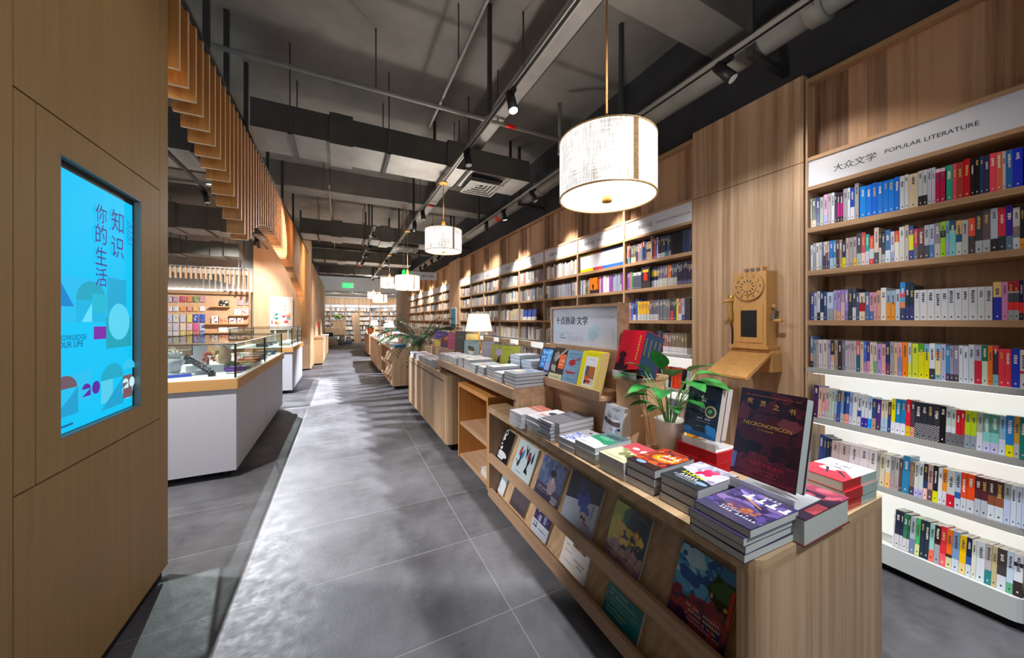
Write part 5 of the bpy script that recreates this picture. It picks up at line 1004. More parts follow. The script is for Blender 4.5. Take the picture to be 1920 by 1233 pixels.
# ------------------------------------------------------------------ potted plant on the nearest table
PX, PY = 1.56, 1.262
t = thing('potted_plant', 'broad-leaved green plant in a white conical pot on the table', 'potted plant', (PX, PY, ZT))
MB().lathe([(0, .0), (.058, 0), (.075, .17), (.079, .175), (.074, .178), (.070, .165), (0, .15)], (PX, PY, ZT), 32).build('pot', 'pot_white', t)
MB().lathe([(0, .152), (.0695, .155)], (PX, PY, ZT), 24).build('soil', 'soil', t)
def leaf(mb, base, tip_dir, L, w, up, fold=.25, droop=.35):
    """pointed oval blade along tip_dir from base, folded on the midrib"""
    d = Vector(tip_dir).normalized(); s_ = d.cross(Vector(up)).normalized(); n = s_.cross(d); N = 8; n0 = len(mb.v)
    for i in range(N + 1):
        f_ = i / N; p = Vector(base) + d * (L * f_) - n * (droop * L * f_ * f_)
        ww = w * (math.sin(math.pi * min(1, f_ * 1.0) ** .75) ** .85) if 0 < f_ < 1 else 0.0005
        for k in (-1, -.5, 0, .5, 1): mb.v.append(tuple(p + s_ * (ww * k) + n * (abs(k) * ww * fold)))
    for i in range(N):
        for k in range(4): a = n0 + i * 5 + k; mb.face((a, a + 1, a + 6, a + 5), WHITE, 0, True)
    return mb
rng = random.Random(21)
LEAVES = [(-1.25, .30, 28, .16), (-.6, .24, 40, .15), (.05, .24, 35, .14), (-1.0, .18, 10, .13), (.75, .3, 45, .16), (1.2, .30, 30, .17), (1.35, .2, 20, .15), (1.75, .26, 40, .15), (-1.45, .33, 45, .14), (-1.6, .2, 10, .13), (.4, .14, 5, .10), (-.2, .37, 78, .13), (1.6, .14, 10, .11), (.95, .18, 15, .12), (-.8, .33, 60, .14), (1.95, .33, 50, .15), (.3, .33, 60, .12), (-.35, .12, 0, .1), (1.05, .36, 55, .14), (-1.1, .12, -5, .12)]
for i, (az, hh, el, L) in enumerate(LEAVES):
    # az: direction seen from the aisle side, 0 = toward the viewer
    a = math.pi + .46 + az; dx, dy = math.cos(a), math.sin(a); b0 = Vector((PX + dx * .02, PY + dy * .02, ZT + .155)); r_ = .05 + .28 * (hh - .1) * math.cos(R(el)) + .03
    top = Vector((PX + dx * r_, PY + dy * r_, ZT + .155 + hh * .8))
    st = MB().tube([tuple(b0), tuple(b0.lerp(top, .55) + Vector((-dx * .015, -dy * .015, .01))), tuple(top)], [.0035, .003, .0022], 6).build('leaf_stalk', 'stem', t)
    mb = leaf(MB(), top, (dx, dy, math.tan(R(el)) * .5 if el > 50 else .18), L, L * .36, (0, 0, 1), .22, .30)
    mb.build('leaf', 'leaf', st)

# ------------------------------------------------------------------ wooden wall phone
wx = FX - .0125
t = thing('wall_telephone', 'carved wooden wall telephone with rotary dial on the clad pillar', 'telephone', (2.86, 1.54, 1.6))
B = 'phone_z'
MB().box(2.79, wx, 1.43, 1.665, 1.31, 1.865).build('body', B, t)
MB().box(2.765, wx, 1.405, 1.69, 1.285, 1.31).prism([(1.395, 1.12), (1.70, 1.12), (1.70, 1.255), (1.68, 1.285), (1.41, 1.285), (1.395, 1.255)], 2.80, wx, axis='x').build('base_box', B, t)
n = MB(); P = [(2.80, 1.262), (2.80, 1.244), (2.50, 1.085), (2.485, 1.093), (2.485, 1.108)]
k = len(P); n.v += [(a, 1.40, b_) for a, b_ in P] + [(a, 1.69, b_) for a, b_ in P]; n.face(tuple(range(k))); n.face(tuple(range(2 * k - 1, k - 1, -1)))
for i in range(k): n.face((i, k + i, k + (i + 1) % k, (i + 1) % k))
n.build('writing_shelf', B, t)
def xdisc(mb, r0, x0, x1, yc, zc, mi=0, seg=36): return mb.tube([(x0, yc, zc), (x1, yc, zc)], r0, seg, WHITE, mi)
dy_, dz_ = 1.548, 1.755
dl = xdisc(MB(), .105, 2.772, 2.79, dy_, dz_).build('dial', B, t)
mb = xdisc(MB(), .062, 2.764, 2.772, dy_, dz_); mb.build('finger_wheel', B, dl)
mb = MB()
for i in range(12):
    a = R(i * 30); mb.disc((2.7635, dy_ + .043 * math.cos(a), dz_ + .043 * math.sin(a)), .011, 10, WHITE, 0, 'x', .004, a)
    q = .084; letter(mb, '1234567890#*'[i], (2.7715, dy_ + q * math.sin(-a) + .008, dz_ + q * math.cos(a) - .012), (0, -1, 0), (0, 0, 1), None, .024)
mb.build('dial_marks', 'ink', dl)
MB().box(2.784, 2.79, 1.452, 1.645, 1.33, 1.612).build('door_frame', B, t); MB().box(2.7815, 2.784, 1.492, 1.605, 1.372, 1.575).build('window_pane', 'black', t)
br = MB().box(2.80, 2.86, 1.46, 1.60, 1.865, 1.90).build('button_bar', B, t); mb = MB()
for i in range(3): xdisc(mb, .013, 2.792, 2.80, 1.49 + .04 * i, 1.882)
mb.build('button', 'stone_grey', br)
cr = MB().tube([(2.87, 1.43, 1.60), (2.87, 1.405, 1.60)], .02, 14).tube([(2.87, 1.41, 1.60), (2.855, 1.407, 1.54), (2.83, 1.405, 1.50)], [.012, .011, .013], 10, WHITE, 1).build('crank', [B, 'stone_grey'], t)
MB().tube([(2.83, 1.405, 1.497), (2.83, 1.345, 1.497)], .012, 12).build('crank_handle', B, cr)
hk = MB().tube([(2.80, 1.667, 1.66), (2.78, 1.71, 1.655), (2.76, 1.735, 1.65)], .013, 10).build('hook', B, t)
MB().tube([(2.80, 1.69, 1.70), (2.80, 1.69, 1.67), (2.80, 1.695, 1.60), (2.80, 1.69, 1.52), (2.80, 1.69, 1.47)], [.026, .016, .015, .018, .012], 14).build('receiver', 'brass', t)
MB().tube([(2.80, 1.69, 1.47), (2.81, 1.685, 1.42), (2.82, 1.69, 1.36), (2.83, 1.70, 1.31)], .006, 8).build('cord', 'black', t)

# ================================================================== THE OTHER TABLES
def x_on(u, Y): t = (u - 960) / 645; return Y / (_c - t * _s) * (t * _c + _s)
def z_on(u, v, Y): t = (u - 960) / 645; return 1.5 + (600 - v) * Y / (_c - t * _s) / 645
t = thing('bridge_table', 'raised oak bridge table resting on the two tables beside it', 'display table', (1.48, 3.2, .80))
MB().box(1.07, 1.93, 2.15, 4.25, .945, 1.02).build('tabletop', 'ash_y', t)
MB().box(1.10, 1.93, 2.15, 2.19, .80, .945).build('end_leg', 'ash_z', t); MB().box(1.10, 1.93, 4.21, 4.25, .867, .945).build('end_leg', 'ash_z', t)
t = thing('open_shelf_unit', 'low open oak shelf unit tucked under the bridge table', 'shelf unit', (1.5, 3.15, 0))
MB().box(1.12, 1.9, 2.72, 3.55, .80, .84).box(1.12, 1.9, 2.72, 2.75, .05, .80).box(1.12, 1.9, 3.52, 3.55, .05, .80).build('carcass', 'honey_z', t)
MB().box(1.13, 1.86, 2.75, 3.52, .40, .425).box(1.13, 1.86, 2.75, 3.52, .06, .085).build('shelf', 'ash_y', t); MB().box(1.86, 1.9, 2.75, 3.52, .05, .80).build('back_panel', 'honey_z', t)
casters(t, 1.12, 1.9, 2.72, 3.55, .05)
t = thing('potted_plant', 'tiny dark plant in a terracotta pot inside the low shelf unit', 'potted plant', (1.22, 2.83, .425))
MB().lathe([(0, 0), (.04, 0), (.055, .09), (.05, .09), (0, .08)], (1.22, 2.83, .425), 18).build('pot', 'terracotta', t)
mb = MB(); rng = random.Random(3)
for i in range(14): a = rng.uniform(0, 6.28); leaf(mb, (1.22, 2.83, .50), (math.cos(a), math.sin(a), rng.uniform(.3, 1.6)), rng.uniform(.06, .10), .015, (0, 0, 1))
mb.build('foliage', 'palm', t)
stack('small book lying low inside the open shelf unit', 1.16, 2.98, .085, .14, .2, .03, 2, 'd0ccc8', None, 0, GREY, seed=31)
def cabinet(label, x0, x1, y0, y1, zt, zb=.08):
    t = thing('display_cabinet', label, 'display cabinet', ((x0 + x1) / 2, (y0 + y1) / 2, 0), 'closed oak cabinets down the middle of the shop')
    MB().rbox(x0, x1, y0, y1, zb, zt, .06).build('body', 'ash_z', t)
    n = max(1, round((y1 - y0 - .3) / 1.15)); w = (y1 - y0 - .26) / n
    MB().box(x0 - .002, x0 + .01, y0 + .14, y1 - .1, zt - .085, zt - .075).build('shadow_gap', 'matt_black', t)
    for i in range(n): MB().box(x0 - .004, x0 + .012, y0 + .13 + i * w + .004, y0 + .13 + (i + 1) * w - .004, zb + .01, zt - .086).build('door', 'ash_z', t)
    casters(t, x0, x1, y0, y1, zb); return t
cabinet('oak cabinet on casters supporting the far end of the bridge table', 1.07, 1.92, 3.82, 6.36, .867)
slant_table('oak slanted display table with a blue book stack on its near end', .985, 1.85, 7.75, 10.15, .90, ((.44, .855), (.08, .44)), .075)
cabinet('oak cabinet behind the slanted table with the blue books', .96, 1.85, 10.35, 13.8, .92)
cabinet('farthest oak cabinet in front of the grey portal', 1.0, 1.9, 15.2, 18.0, .92)
# stacks along the front of the bridge table
rng = random.Random(44)
tops = ['e4e0dc', 'd8d4d8', 'ece8e4', 'c8ccd4', 'e0d8d4', 'f0ecea', 'd4dce4', 'e8dcd8', 'dcdce0', 'e4e0e4', '98a4b8']
desc = ['grey-white', 'pale grey', 'white', 'blue-grey', 'pinkish white', 'bright white', 'pale blue', 'rosy white', 'light grey', 'lilac white', 'dusky blue']
yy = 4.225
for i in range(11):
    w = [.165, .17, .15, .18, .16, .19, .17, .165, .17, .16, .19][i]; n = [3, 3, 3, 3, 4, 4, 3, 3, 4, 3, 4][i]; c = tops[i]
    cov = '3a4458' if i in (7, 8, 10) else c
    art = [('r', 0, 0, 1, 1, c), ('t', .1, .8, .75, .07, '8890a0'), ('b', .55, .4, .3, .18, ['c8b8b0', 'a8b4c4', 'd8c8a8', 'e0d0d8'][i % 4], i), ('t', .15, .7, .12, .04, '9098a8')]
    if i == 10: art = [('r', 0, 0, 1, 1, 'a8b0bc'), ('b', .5, .6, .4, .3, '788ca8', 4), ('b', .3, .4, .25, .2, 'd8c890', 5), ('t', .1, .8, .14, .06, '505870')]
    stack('%s book, %s stack from the lamp along the bridge table' % (desc[i], ordw(i + 1)), 1.085 + .008 * (i % 3), yy, 1.02, w - .008, .245, .025, n, cov, art, rng.uniform(-2, 2), GREY, seed=60 + i); yy -= w + .021
stack('dark-spined book in the tall stack behind the front row', 1.345, 2.75, 1.02, .17, .2, .03, 6, '3c4860', [('r', 0, 0, 1, 1, 'c0c4cc'), ('t', .1, .8, .5, .06, '606878')], 3, 'c0ccd8', seed=81)
stack('blue-spined book in the tall stack nearest the riser', 1.35, 2.545, 1.02, .165, .2, .03, 5, '34445c', [('r', 0, 0, 1, 1, 'a8b0bc'), ('t', .1, .8, .5, .06, '606878')], 2, 'bccad8', seed=82)
stack('pale book in the low stack beneath the lamp', 1.36, 3.75, 1.02, .15, .2, .024, 3, 'e0d8d0', [('r', 0, 0, 1, 1, 'ece4e0'), ('t', .1, .8, .6, .06, '98a0b0')], 0, GREY, seed=83)
stack('pink-edged book in the low stack by the grey set', 1.36, 3.40, 1.02, .15, .2, .024, 2, 'd8a8a8', [('r', 0, 0, 1, 1, 'e8dcdc'), ('t', .1, .8, .6, .06, '98a0b0')], 0, GREY, seed=84)
facing('lime green book with a dark bird figure standing on the bridge table', 1.36, 2.99, 1.02, .19, .23, .02, 8, 'a8b030', [('r', 0, 0, 1, 1, 'b4b838'), ('b', .6, .45, .22, .26, '4a4438', 3), ('b', .7, .66, .1, .1, '6a6450', 4), ('t', .1, .5, .85, .05, '6c7020')], 'd8dce0', n=4, yaw=40)
facing('olive book with a purple oval standing on the bridge table', 1.36, 3.27, 1.02, .17, .23, .02, 12, '8a8430', [('r', 0, 0, 1, 1, '8f8a38'), ('e', .6, .66, .24, .2, 'a890b0'), ('p', [(.4, 0), (.6, .5), (.7, .5), (.7, 0)], '2a2a30'), ('t', .1, .4, .85, .05, 'd8d090')], '20222c', n=2, yaw=30)
facing('grey book fronting a pink set on the bridge table', 1.38, 3.55, 1.05, .14, .21, .025, 16, '8c8890', [('r', 0, 0, 1, 1, '908c94'), ('t', .2, .8, .7, .04, 'b8b4bc')], 'e8b8c0', n=3, yaw=58)
facing('grey-green book with a drawn girl standing under the table lamp', 1.33, 4.08, 1.02, .21, .225, .03, 8, '70848c', [('r', 0, 0, 1, 1, '8ca0a4'), ('p', [(0, 0), (.14, 0), (.14, 1), (0, 1)], '3c4450'), ('e', .55, .45, .18, .2, 'e0c8b8'), ('b', .55, .56, .2, .18, '54504c', 4), ('p', [(.35, 0), (.75, 0), (.65, .28), (.45, .28)], 'b0c4c8'), ('t', .4, .9, .85, .05, '48585c')], 'e8e0cc', n=3, yaw=62)
facing('pale yellow book leaning behind the table lamp', 1.42, 4.22, 1.05, .16, .27, .025, 14, 'e0d090', [('r', 0, 0, 1, 1, 'e8dc98'), ('t', .2, .8, .7, .05, 'b0a060')], 'e8dcb0', n=3, yaw=60)
def table_lamp(label, x, y, z, s=1.0):
    t = thing('table_lamp', label, 'table lamp', (x, y, z), 'cone shade table lamps on the displays')
    MB().lathe([(0, 0), (.08 * s, 0), (.08 * s, .012), (.02 * s, .02), (.012 * s, .03), (.03 * s, .10), (.035 * s, .16), (.012 * s, .24), (.010 * s, .38), (0, .38)], (x, y, z), 24).build('base', 'lampwood', t)
    h0 = .335 * s
    MB().lathe([(.175 * s, h0), (.128 * s, h0 + .225 * s), (.125 * s, h0 + .225 * s), (.172 * s, h0), (.175 * s, h0)], (x, y, z), 40).build('shade', 'cone_shade', t)
    mb = MB()
    for r_, hh in ((.1755, 0), (.1285, .219)): mb.lathe([(r_ * s, h0 + hh * s), ((r_ - .001) * s, h0 + (hh + .007) * s)], (x, y, z), 40)
    mb.build('trim', 'brass', t)
    MB().lathe([(0, 0), (.03, .02), (.03, .05), (0, .08)], (x, y, z + .38 * s), 12).build('bulb', 'lens' if 0 else 'diffuser', t)
table_lamp('lit cone-shade table lamp on the bridge table', 1.58, 4.14, 1.02)
table_lamp('lit cone-shade table lamp on the cabinet behind the palm', 1.43, 12.2, .92)
table_lamp('lit cone-shade table lamp on the farthest cabinet', 1.35, 16.9, .92)
# cabinet with the palm
yy = 6.25
for i in range(9):
    c = ['dcd8d8', 'c8ccd4', 'e0c8c8', 'd4d4dc', 'd8c4c4', 'c4c8d0', 'e0dcdc', 'e4e0dc', 'e0d8dc'][i]
    stack('%s book in the %s stack along the palm cabinet' % (['white', 'slate', 'rose', 'grey', 'dusty pink', 'steel', 'ivory', 'cream', 'lilac'][i], ordw(i + 1)), 1.09, yy, .867, .17, .24, .028, 3 if i < 8 else 4, c, [('r', 0, 0, 1, 1, c), ('b', .5, .6, .35, .25, ['d06878', '8c98b0', 'c06070', '9098a8', 'd87888', 'a0a8b8', 'c8c0b8', 'e0a0a8', 'b8a8b8'][i], i), ('t', .1, .8, .2, .05, '889')], rng.uniform(-2, 2), GREY, seed=90 + i); yy -= .205
t = thing('book_crate', 'oak stepped crate holding purple and pink books on the palm cabinet', 'book crate', (1.5, 5.2, .867))
MB().box(1.38, 1.40, 4.55, 5.95, .868, 1.08).box(1.60, 1.62, 4.55, 5.95, .868, 1.12).box(1.38, 1.62, 4.55, 4.57, .868, 1.08).box(1.38, 1.62, 5.93, 5.95, .868, 1.08).box(1.40, 1.60, 4.57, 5.93, 1.04, 1.055).build('crate_body', 'ash_y', t)
for lb, ya, c, a_ in (('purple and yellow picture book, left in the oak crate', 5.85, '4c3c78', [('r', 0, 0, 1, 1, '58488c'), ('r', 0, 0, 1, .45, 'd0b058'), ('b', .6, .4, .3, .15, 'b08840', 2), ('t', .2, .8, .75, .05, 'd8d0e8')]), ('purple-brown portrait book, middle of the oak crate', 5.45, '6a4a6c', [('r', 0, 0, 1, 1, '70587c'), ('b', .5, .5, .34, .3, 'a05848', 4), ('b', .5, .6, .2, .14, 'd09078', 5)]), ('pink book with leaning copies, right in the oak crate', 5.05, 'd0708c', [('r', 0, 0, 1, 1, 'd87898'), ('t', .2, .8, .7, .05, 'f0c8d4')])):
    facing(lb, 1.42, ya, 1.056, .2, .25, .022, 14, c, a_, 'e0d0d4', n=2, yaw=55)
facing('tall grey book leaning beyond the table lamp', 1.45, 4.75, 1.056, .17, .29, .025, 16, '68666c', [('r', 0, 0, 1, 1, '706e74'), ('t', .2, .7, .7, .04, 'a8a6ac')], 'e8e0b0', n=2, yaw=70)
# palm
PX2, PY2, PZ2 = 1.34, 6.75, 0.0
t = thing('potted_palm', 'dark green palm with long arching fronds behind the bridge table', 'potted palm', (PX2, PY2, 0))
MB().lathe([(0, 0), (.15, 0), (.19, .62), (.20, .66), (.18, .66), (.17, .6), (0, .58)], (PX2, PY2, 0), 28).build('pot', 'stone_grey', t)
MB().tube([(PX2, PY2, .58), (PX2 + .01, PY2, .9), (PX2, PY2, 1.12)], [.03, .025, .02], 8).build('stem', 'stem', t)
def frond(az, L, rise, droop, base, n=17, ll=.18, seed=0):
    rr = random.Random(seed); mb = MB(); d = Vector((math.cos(az), math.sin(az), 0)); pts = []
    for i in range(n + 1):
        f_ = i / n; pts.append(Vector(base) + d * (L * f_ * (1 - .12 * f_)) + Vector((0, 0, rise * f_ - droop * f_ * f_)))
    mb.tube([tuple(p) for p in pts], [.006 * (1 - .75 * i / n) for i in range(n + 1)], 5)
    side = d.cross(Vector((0, 0, 1)))
    for i in range(3, n + 1):
        tg = (pts[i] - pts[i - 1]).normalized(); l = ll * (1 - .45 * abs(i / n - .55) / .55)
        for sg in (-1, 1):
            leaf(mb, pts[i], side * sg * 1.0 + tg * .6 + Vector((0, 0, -.15 + rr.uniform(-.1, .1))), l * rr.uniform(.85, 1.1), .0125, (0, 0, 1), .3, .25)
    return mb
# direction 0 = +x; the camera looks from -y
for i, (az, L, rise, droop) in enumerate([(-100, .62, .32, .62), (-165, .62, .42, .50), (180, .60, .55, .42), (150, .5, .6, .3), (-30, .62, .62, .50), (-5, .70, .50, .38), (30, .6, .68, .34), (-130, .5, .2, .72), (-70, .5, .5, .6), (90, .55, .7, .3), (-150, .46, .62, .36), (-50, .74, .50, .34), (-15, .52, .75, .3), (60, .5, .62, .5), (-40, .85, .45, .25), (15, .8, .7, .5), (-175, .75, .5, .6), (165, .65, .75, .5), (-115, .7, .5, .6)]):
    frond(R(az), L * 1.08, rise + .16, droop, (PX2, PY2, 1.06), seed=i).build('frond', 'palm', t)
frond(R(-120), .5, -.45, .1, (PX2 - .05, PY2 - .1, .88), seed=40, ll=.13).build('frond', 'palm', t)
for k_, (az, L, rise, droop) in enumerate([(-105, .55, .25, .75), (-140, .7, .5, .7), (-80, .5, .3, .8), (-20, .9, .7, .45), (-60, .6, .75, .5), (175, .8, .7, .55), (140, .6, .9, .3), (5, .75, .85, .4)]): frond(R(az), L, rise, droop, (PX2, PY2, 1.1), seed=50 + k_).build('frond', 'palm', t)

# slanted table far: stacks and faced-out books
stack('bright blue book on the near end of the slanted far table', 1.03, 7.98, .90, .17, .24, .03, 2, '2488d0', [('r', 0, 0, 1, 1, '3898d8'), ('t', .1, .8, .5, .08, 'd8e8f4')], 0, '3890d0', seed=120)
cols = ['f0ece8', 'e0d8c8', 'c8ccd8', 'e8e0e4', 'd8b8a0', 'b8c4d0', 'e8e4dc', 'a87868', 'dcd0c0', 'c0ccd4']
names = ['white', 'sand', 'blue-grey', 'rosy', 'apricot', 'steel blue', 'ivory', 'brown', 'beige', 'ice blue']
yy = 8.35
for i in range(9):
    stack('%s book in the %s stack along the slanted far table' % (names[i], ordw(i + 1)), 1.01, yy + .0, .90, .16, .23, .03, 2, cols[i], [('r', 0, 0, 1, 1, cols[i]), ('b', .5, .5, .3, .25, cols[(i + 4) % 10], i)], rng.uniform(-3, 3), GREY, seed=130 + i); yy += .205
for i in range(8):
    facing('%s book standing %s from the near end of the slanted far table' % (names[(i + 3) % 10], ordw(i + 1)), 1.30 + .03 * (i % 2), 8.3 + i * .235, .90, .19, .25, .03, 16, cols[(i + 3) % 10], [('r', 0, 0, 1, 1, cols[(i + 3) % 10]), ('b', .5, .5, .35, .25, ['c06a48', '4870a0', 'd0b068', '8a5a6a'][i % 4], i), ('t', .1, .8, .85, .05, '667')], 'e8e0d4', n=2, yaw=40 + 20 * (i % 2))
for k, (zl, tname) in enumerate(((.463, 'upper'), (.103, 'lower'))):
    for i in range(5):
        facing('%s cover leaning %s in the %s tier of the slanted far table' % (['brown', 'cream', 'grey', 'dusty red', 'blue'][i], ordw(i + 1), tname), 1.045, 10.0 - i * .42, zl, .17, .24, .03, 21, ['7a5a48', 'd8d0bc', '8c8c94', 'a0584c', '4c6c94'][i], [('r', .1, .5, .9, .92, ['c8b098', 'a89878', 'd0d0d8', 'e0c0b0', 'c0d0e0'][i]), ('t', .15, .8, .25, .05, 'ddd')], 'd0c8b8')
# cabinet behind: mixed things on top
yy = 10.55
for i in range(9):
    stack('%s book, %s stack on the cabinet beyond the slanted table' % (names[i], ordw(i + 1)), .99 + .02 * (i % 2), yy + .17, .92, .16, .23, .03, 2 + i % 3, cols[i], [('r', 0, 0, 1, 1, cols[i]), ('b', .5, .5, .3, .25, cols[(i + 6) % 10], i)], rng.uniform(-3, 3), GREY, seed=150 + i); yy += .33
for i in range(6):
    facing('%s book standing %s on the cabinet behind the slanted far table' % (names[(i + 5) % 10], ordw(i + 1)), 1.33, 10.7 + i * .5, .92, .2, .26, .03, 14, cols[(i + 5) % 10], [('b', .5, .5, .35, .25, ['b04838', '3868a8', 'c8a858'][i % 3], i)], 'e8e0d4', n=2, yaw=60)
t = thing('flower_pot', 'dark red leafed pot plant on the cabinet behind the slanted table', 'potted plant', (1.12, 10.95, .92))
MB().lathe([(0, 0), (.05, 0), (.07, .12), (.06, .12), (0, .11)], (1.12, 10.95, .985), 16).build('pot', 'pot_white', t)
mb = MB(); rng = random.Random(8)
for i in range(16): a = rng.uniform(0, 6.28); leaf(mb, (1.12, 10.95, 1.08), (math.cos(a), math.sin(a), rng.uniform(.3, 1.2)), rng.uniform(.12, .2), .035, (0, 0, 1))
plain('red_leaf', '7a2430', .5); mb.build('foliage', 'red_leaf', t)
MB().box(1.03, 1.21, 10.86, 11.04, .92, .985).build('stand', 'counter', t)
t = thing('potted_plant', 'small green plant in a terracotta pot on the farthest cabinet', 'potted plant', (1.1, 15.6, .92))
MB().lathe([(0, 0), (.09, 0), (.13, .26), (.12, .26), (0, .24)], (1.1, 15.6, .92), 18).build('pot', 'terracotta', t)
mb = MB()
for i in range(18): a = rng.uniform(0, 6.28); leaf(mb, (1.1, 15.6, 1.16), (math.cos(a), math.sin(a), rng.uniform(.3, 1.6)), rng.uniform(.14, .24), .04, (0, 0, 1))
mb.build('foliage', 'leaf', t)
for i in range(5): stack('%s book, %s stack on the farthest cabinet' % (names[i], ordw(i + 1)), 1.03, 16.05 + i * .4, .92, .17, .24, .035, 3, cols[i], None, 0, GREY, seed=170 + i)

# ================================================================== DISPLAY CASES AT THE LEFT
def showcase(label, x0, x1, y0, y1, seams, ztop=1.27):
    t = thing('display_case', label, 'display case', ((x0 + x1) / 2, (y0 + y1) / 2, 0), 'white counters with glass display cases')
    ys = [y0] + seams + [y1]
    for a, b_ in zip(ys, ys[1:]): MB().box(x0 + .03, x1 - .02, a + (.02 if a == y0 else .007), b_ - (.02 if b_ == y1 else .007), .07, .847).build('counter_panel', 'counter', t)
    for a in seams: MB().box(x0 + .04, x1 - .03, a - .0065, a + .0065, .075, .847).build('joint_strip', 'black', t)
    MB().rbox(x0, x1, y0, y1, .848, .945, .012).build('wood_band', 'band', t)
    MB().box(x0 + .02, x1 - .02, y0 + .02, y1 - .02, .945, .95, hx('e4e6ea')).build('deck', 'paint', t)
    g = .006; gx0, gx1, gy0, gy1 = x0 + .03, x1 - .03, y0 + .03, y1 - .03
    for nm_, q in (('glass_side', (gx1 - g, gx1, gy0, gy1)), ('glass_side', (gx0, gx0 + g, gy0, gy1)), ('glass_end', (gx0 + g, gx1 - g, gy0, gy0 + g)), ('glass_end', (gx0 + g, gx1 - g, gy1 - g, gy1))): MB().box(*q, .951, ztop - .007).build(nm_, 'glass_pane', t)
    MB().box(gx0, gx1, gy0, gy1, ztop - .006, ztop).build('glass_top', 'glass_pane', t)
    fr = MB(); k = .007
    for cx in (gx0, gx1):
        for cy in [gy0] + seams + [gy1]: fr.box(cx - k, cx + k, cy - k, cy + k, .951, ztop)
        fr.box(cx - k, cx + k, gy0, gy1, ztop, ztop + .008)
    for cy in (gy0, gy1): fr.box(gx0, gx1, cy - k, cy + k, ztop, ztop + .008)
    fr.build('metal_frame', 'black', t)
    casters(t, x0 + .05, x1 - .03, y0 + .02, y1 - .02, .07); return t
showcase('glass-topped white counter with wood band nearest the camera', -2.1, -.88, 4.1, 7.02, [5.55])
showcase('second white counter with a glass case beside the timber column', -1.95, -.88, 8.3, 10.35, [9.4], 1.33)
DZ = .9505
# things in the near case
t = thing('jewelry_hand', 'white hand-shaped display form at left in the near glass case', 'display form', (-1.62, 4.62, DZ))
MB().lathe([(0, 0), (.085, 0), (.085, .015), (.05, .03), (0, .03)], (-1.62, 4.62, DZ), 24).build('foot', 'white', t)
mb = MB().tube([(-1.62, 4.62, DZ + .02), (-1.62, 4.62, DZ + .1), (-1.615, 4.62, DZ + .16)], [.045, .05, .055], 14)
for i in range(4): mb.tube([(-1.655 + .027 * i, 4.62, DZ + .15), (-1.66 + .03 * i, 4.615, DZ + .2), (-1.66 + .031 * i, 4.61, DZ + .245 - .012 * abs(i - 1.5))], [.015, .0135, .009], 10)
mb.tube([(-1.575, 4.62, DZ + .10), (-1.545, 4.61, DZ + .14), (-1.535, 4.60, DZ + .18)], [.018, .015, .01], 10); mb.build('hand', 'white', t)
t = thing('bust_form', 'white oval display form with a round hole in the near case', 'display form', (-1.22, 4.95, DZ))
MB().box(-1.33, -1.02, 4.86, 5.06, DZ, DZ + .075, hx('e8eaee')).build('plinth_box', 'paint', t)
MB().prism([(-1.30 + .0, DZ + .076), (-1.20, DZ + .076), (-1.19, DZ + .25), (-1.22, DZ + .285), (-1.28, DZ + .285), (-1.31, DZ + .25)][::-1], 4.99, 5.02, axis='y').build('panel', 'white', t) if False else MB().box(-1.31, -1.19, 4.98, 5.0, DZ + .076, DZ + .29, hx('e4e8ee')).build('panel', 'paint', t)
t = thing('flower_ornament', 'coral paper flower ornament on the white box in the near case', 'ornament', (-1.2, 4.93, DZ + .076))
mb = MB(); rng = random.Random(2)
for i in range(12): c_ = (-1.18 + rng.uniform(-.05, .05), 4.92 + rng.uniform(-.03, .03), DZ + .15 + rng.uniform(-.04, .05)); mb.lathe([(0, -.02), (.022, 0), (0, .02)], c_, 8, hx(rng.choice(['e88878', 'e06a58', 'f0a090'])))
mb.tube([(-1.18, 4.92, DZ + .076), (-1.18, 4.92, DZ + .15)], .012, 8, hx('b07a4a')); mb.build('petals', 'paint', t)
t = thing('patterned_box', 'black and white speckled box tilted on its rest in the near case', 'box', (-1.3, 4.55, DZ))
M_ = Matrix.Translation((-1.30, 4.52, DZ + .108)) @ Matrix.Rotation(R(38), 4, 'Y') @ Matrix.Rotation(R(-24), 4, 'X')
mb = MB().box(-.12, .12, -.045, .045, -.02, .02, hx('3a3440'), 0, M_); rng = random.Random(4)
for i in range(150): a, b_ = rng.uniform(-.117, .117), rng.uniform(-.043, .043); mb.box(a, a + .006, b_, b_ + .005, .0201, .0206, hx(rng.choice(['d8d4dc', '8c8490', 'b8b0bc'])), 0, M_)
for i in range(60): a, b_ = rng.uniform(-.117, .117), rng.uniform(-.018, .018); mb.box(a, a + .006, -.0456, -.0451, b_, b_ + .005, hx(rng.choice(['d8d4dc', '8c8490', 'b8b0bc'])), 0, M_)
mb.box(-.10, .10, -.014, .01, .0207, .0212, hx('e8e6ea'), 0, M_); mb.build('box_body', 'paint', t)
MB().box(-1.33, -1.24, 4.56, 4.62, DZ, DZ + .04, hx('e0e4ea')).build('rest', 'paint', t)
t = thing('ink_bottle', 'small square black ink bottle at the front of the near case', 'ink bottle', (-1.09, 4.34, DZ))
MB().box(-1.115, -1.065, 4.32, 4.36, DZ, DZ + .045).build('bottle', 'black', t); MB().tube([(-1.09, 4.34, DZ + .045), (-1.09, 4.34, DZ + .062)], .016, 14).build('cap', 'black', t)
t = thing('gift_box', 'flat blue box at the left front of the near case', 'box', (-1.52, 4.4, DZ))
M_ = Matrix.Translation((-1.50, 4.36, DZ)) @ Matrix.Rotation(R(25), 4, 'Z'); MB().box(-.16, .12, -.04, .04, 0, .025, hx('2848b8'), 0, M_).build('box_body', 'gloss', t); MB().box(-.1, .08, -.03, .03, .0252, .0258, hx('6a80d8'), 0, M_).build('lid_label', 'gloss', t)
t = thing('ribbon_bag', 'cream paper pouch tied with a bow in the near case', 'gift bag', (-1.06, 4.98, DZ))
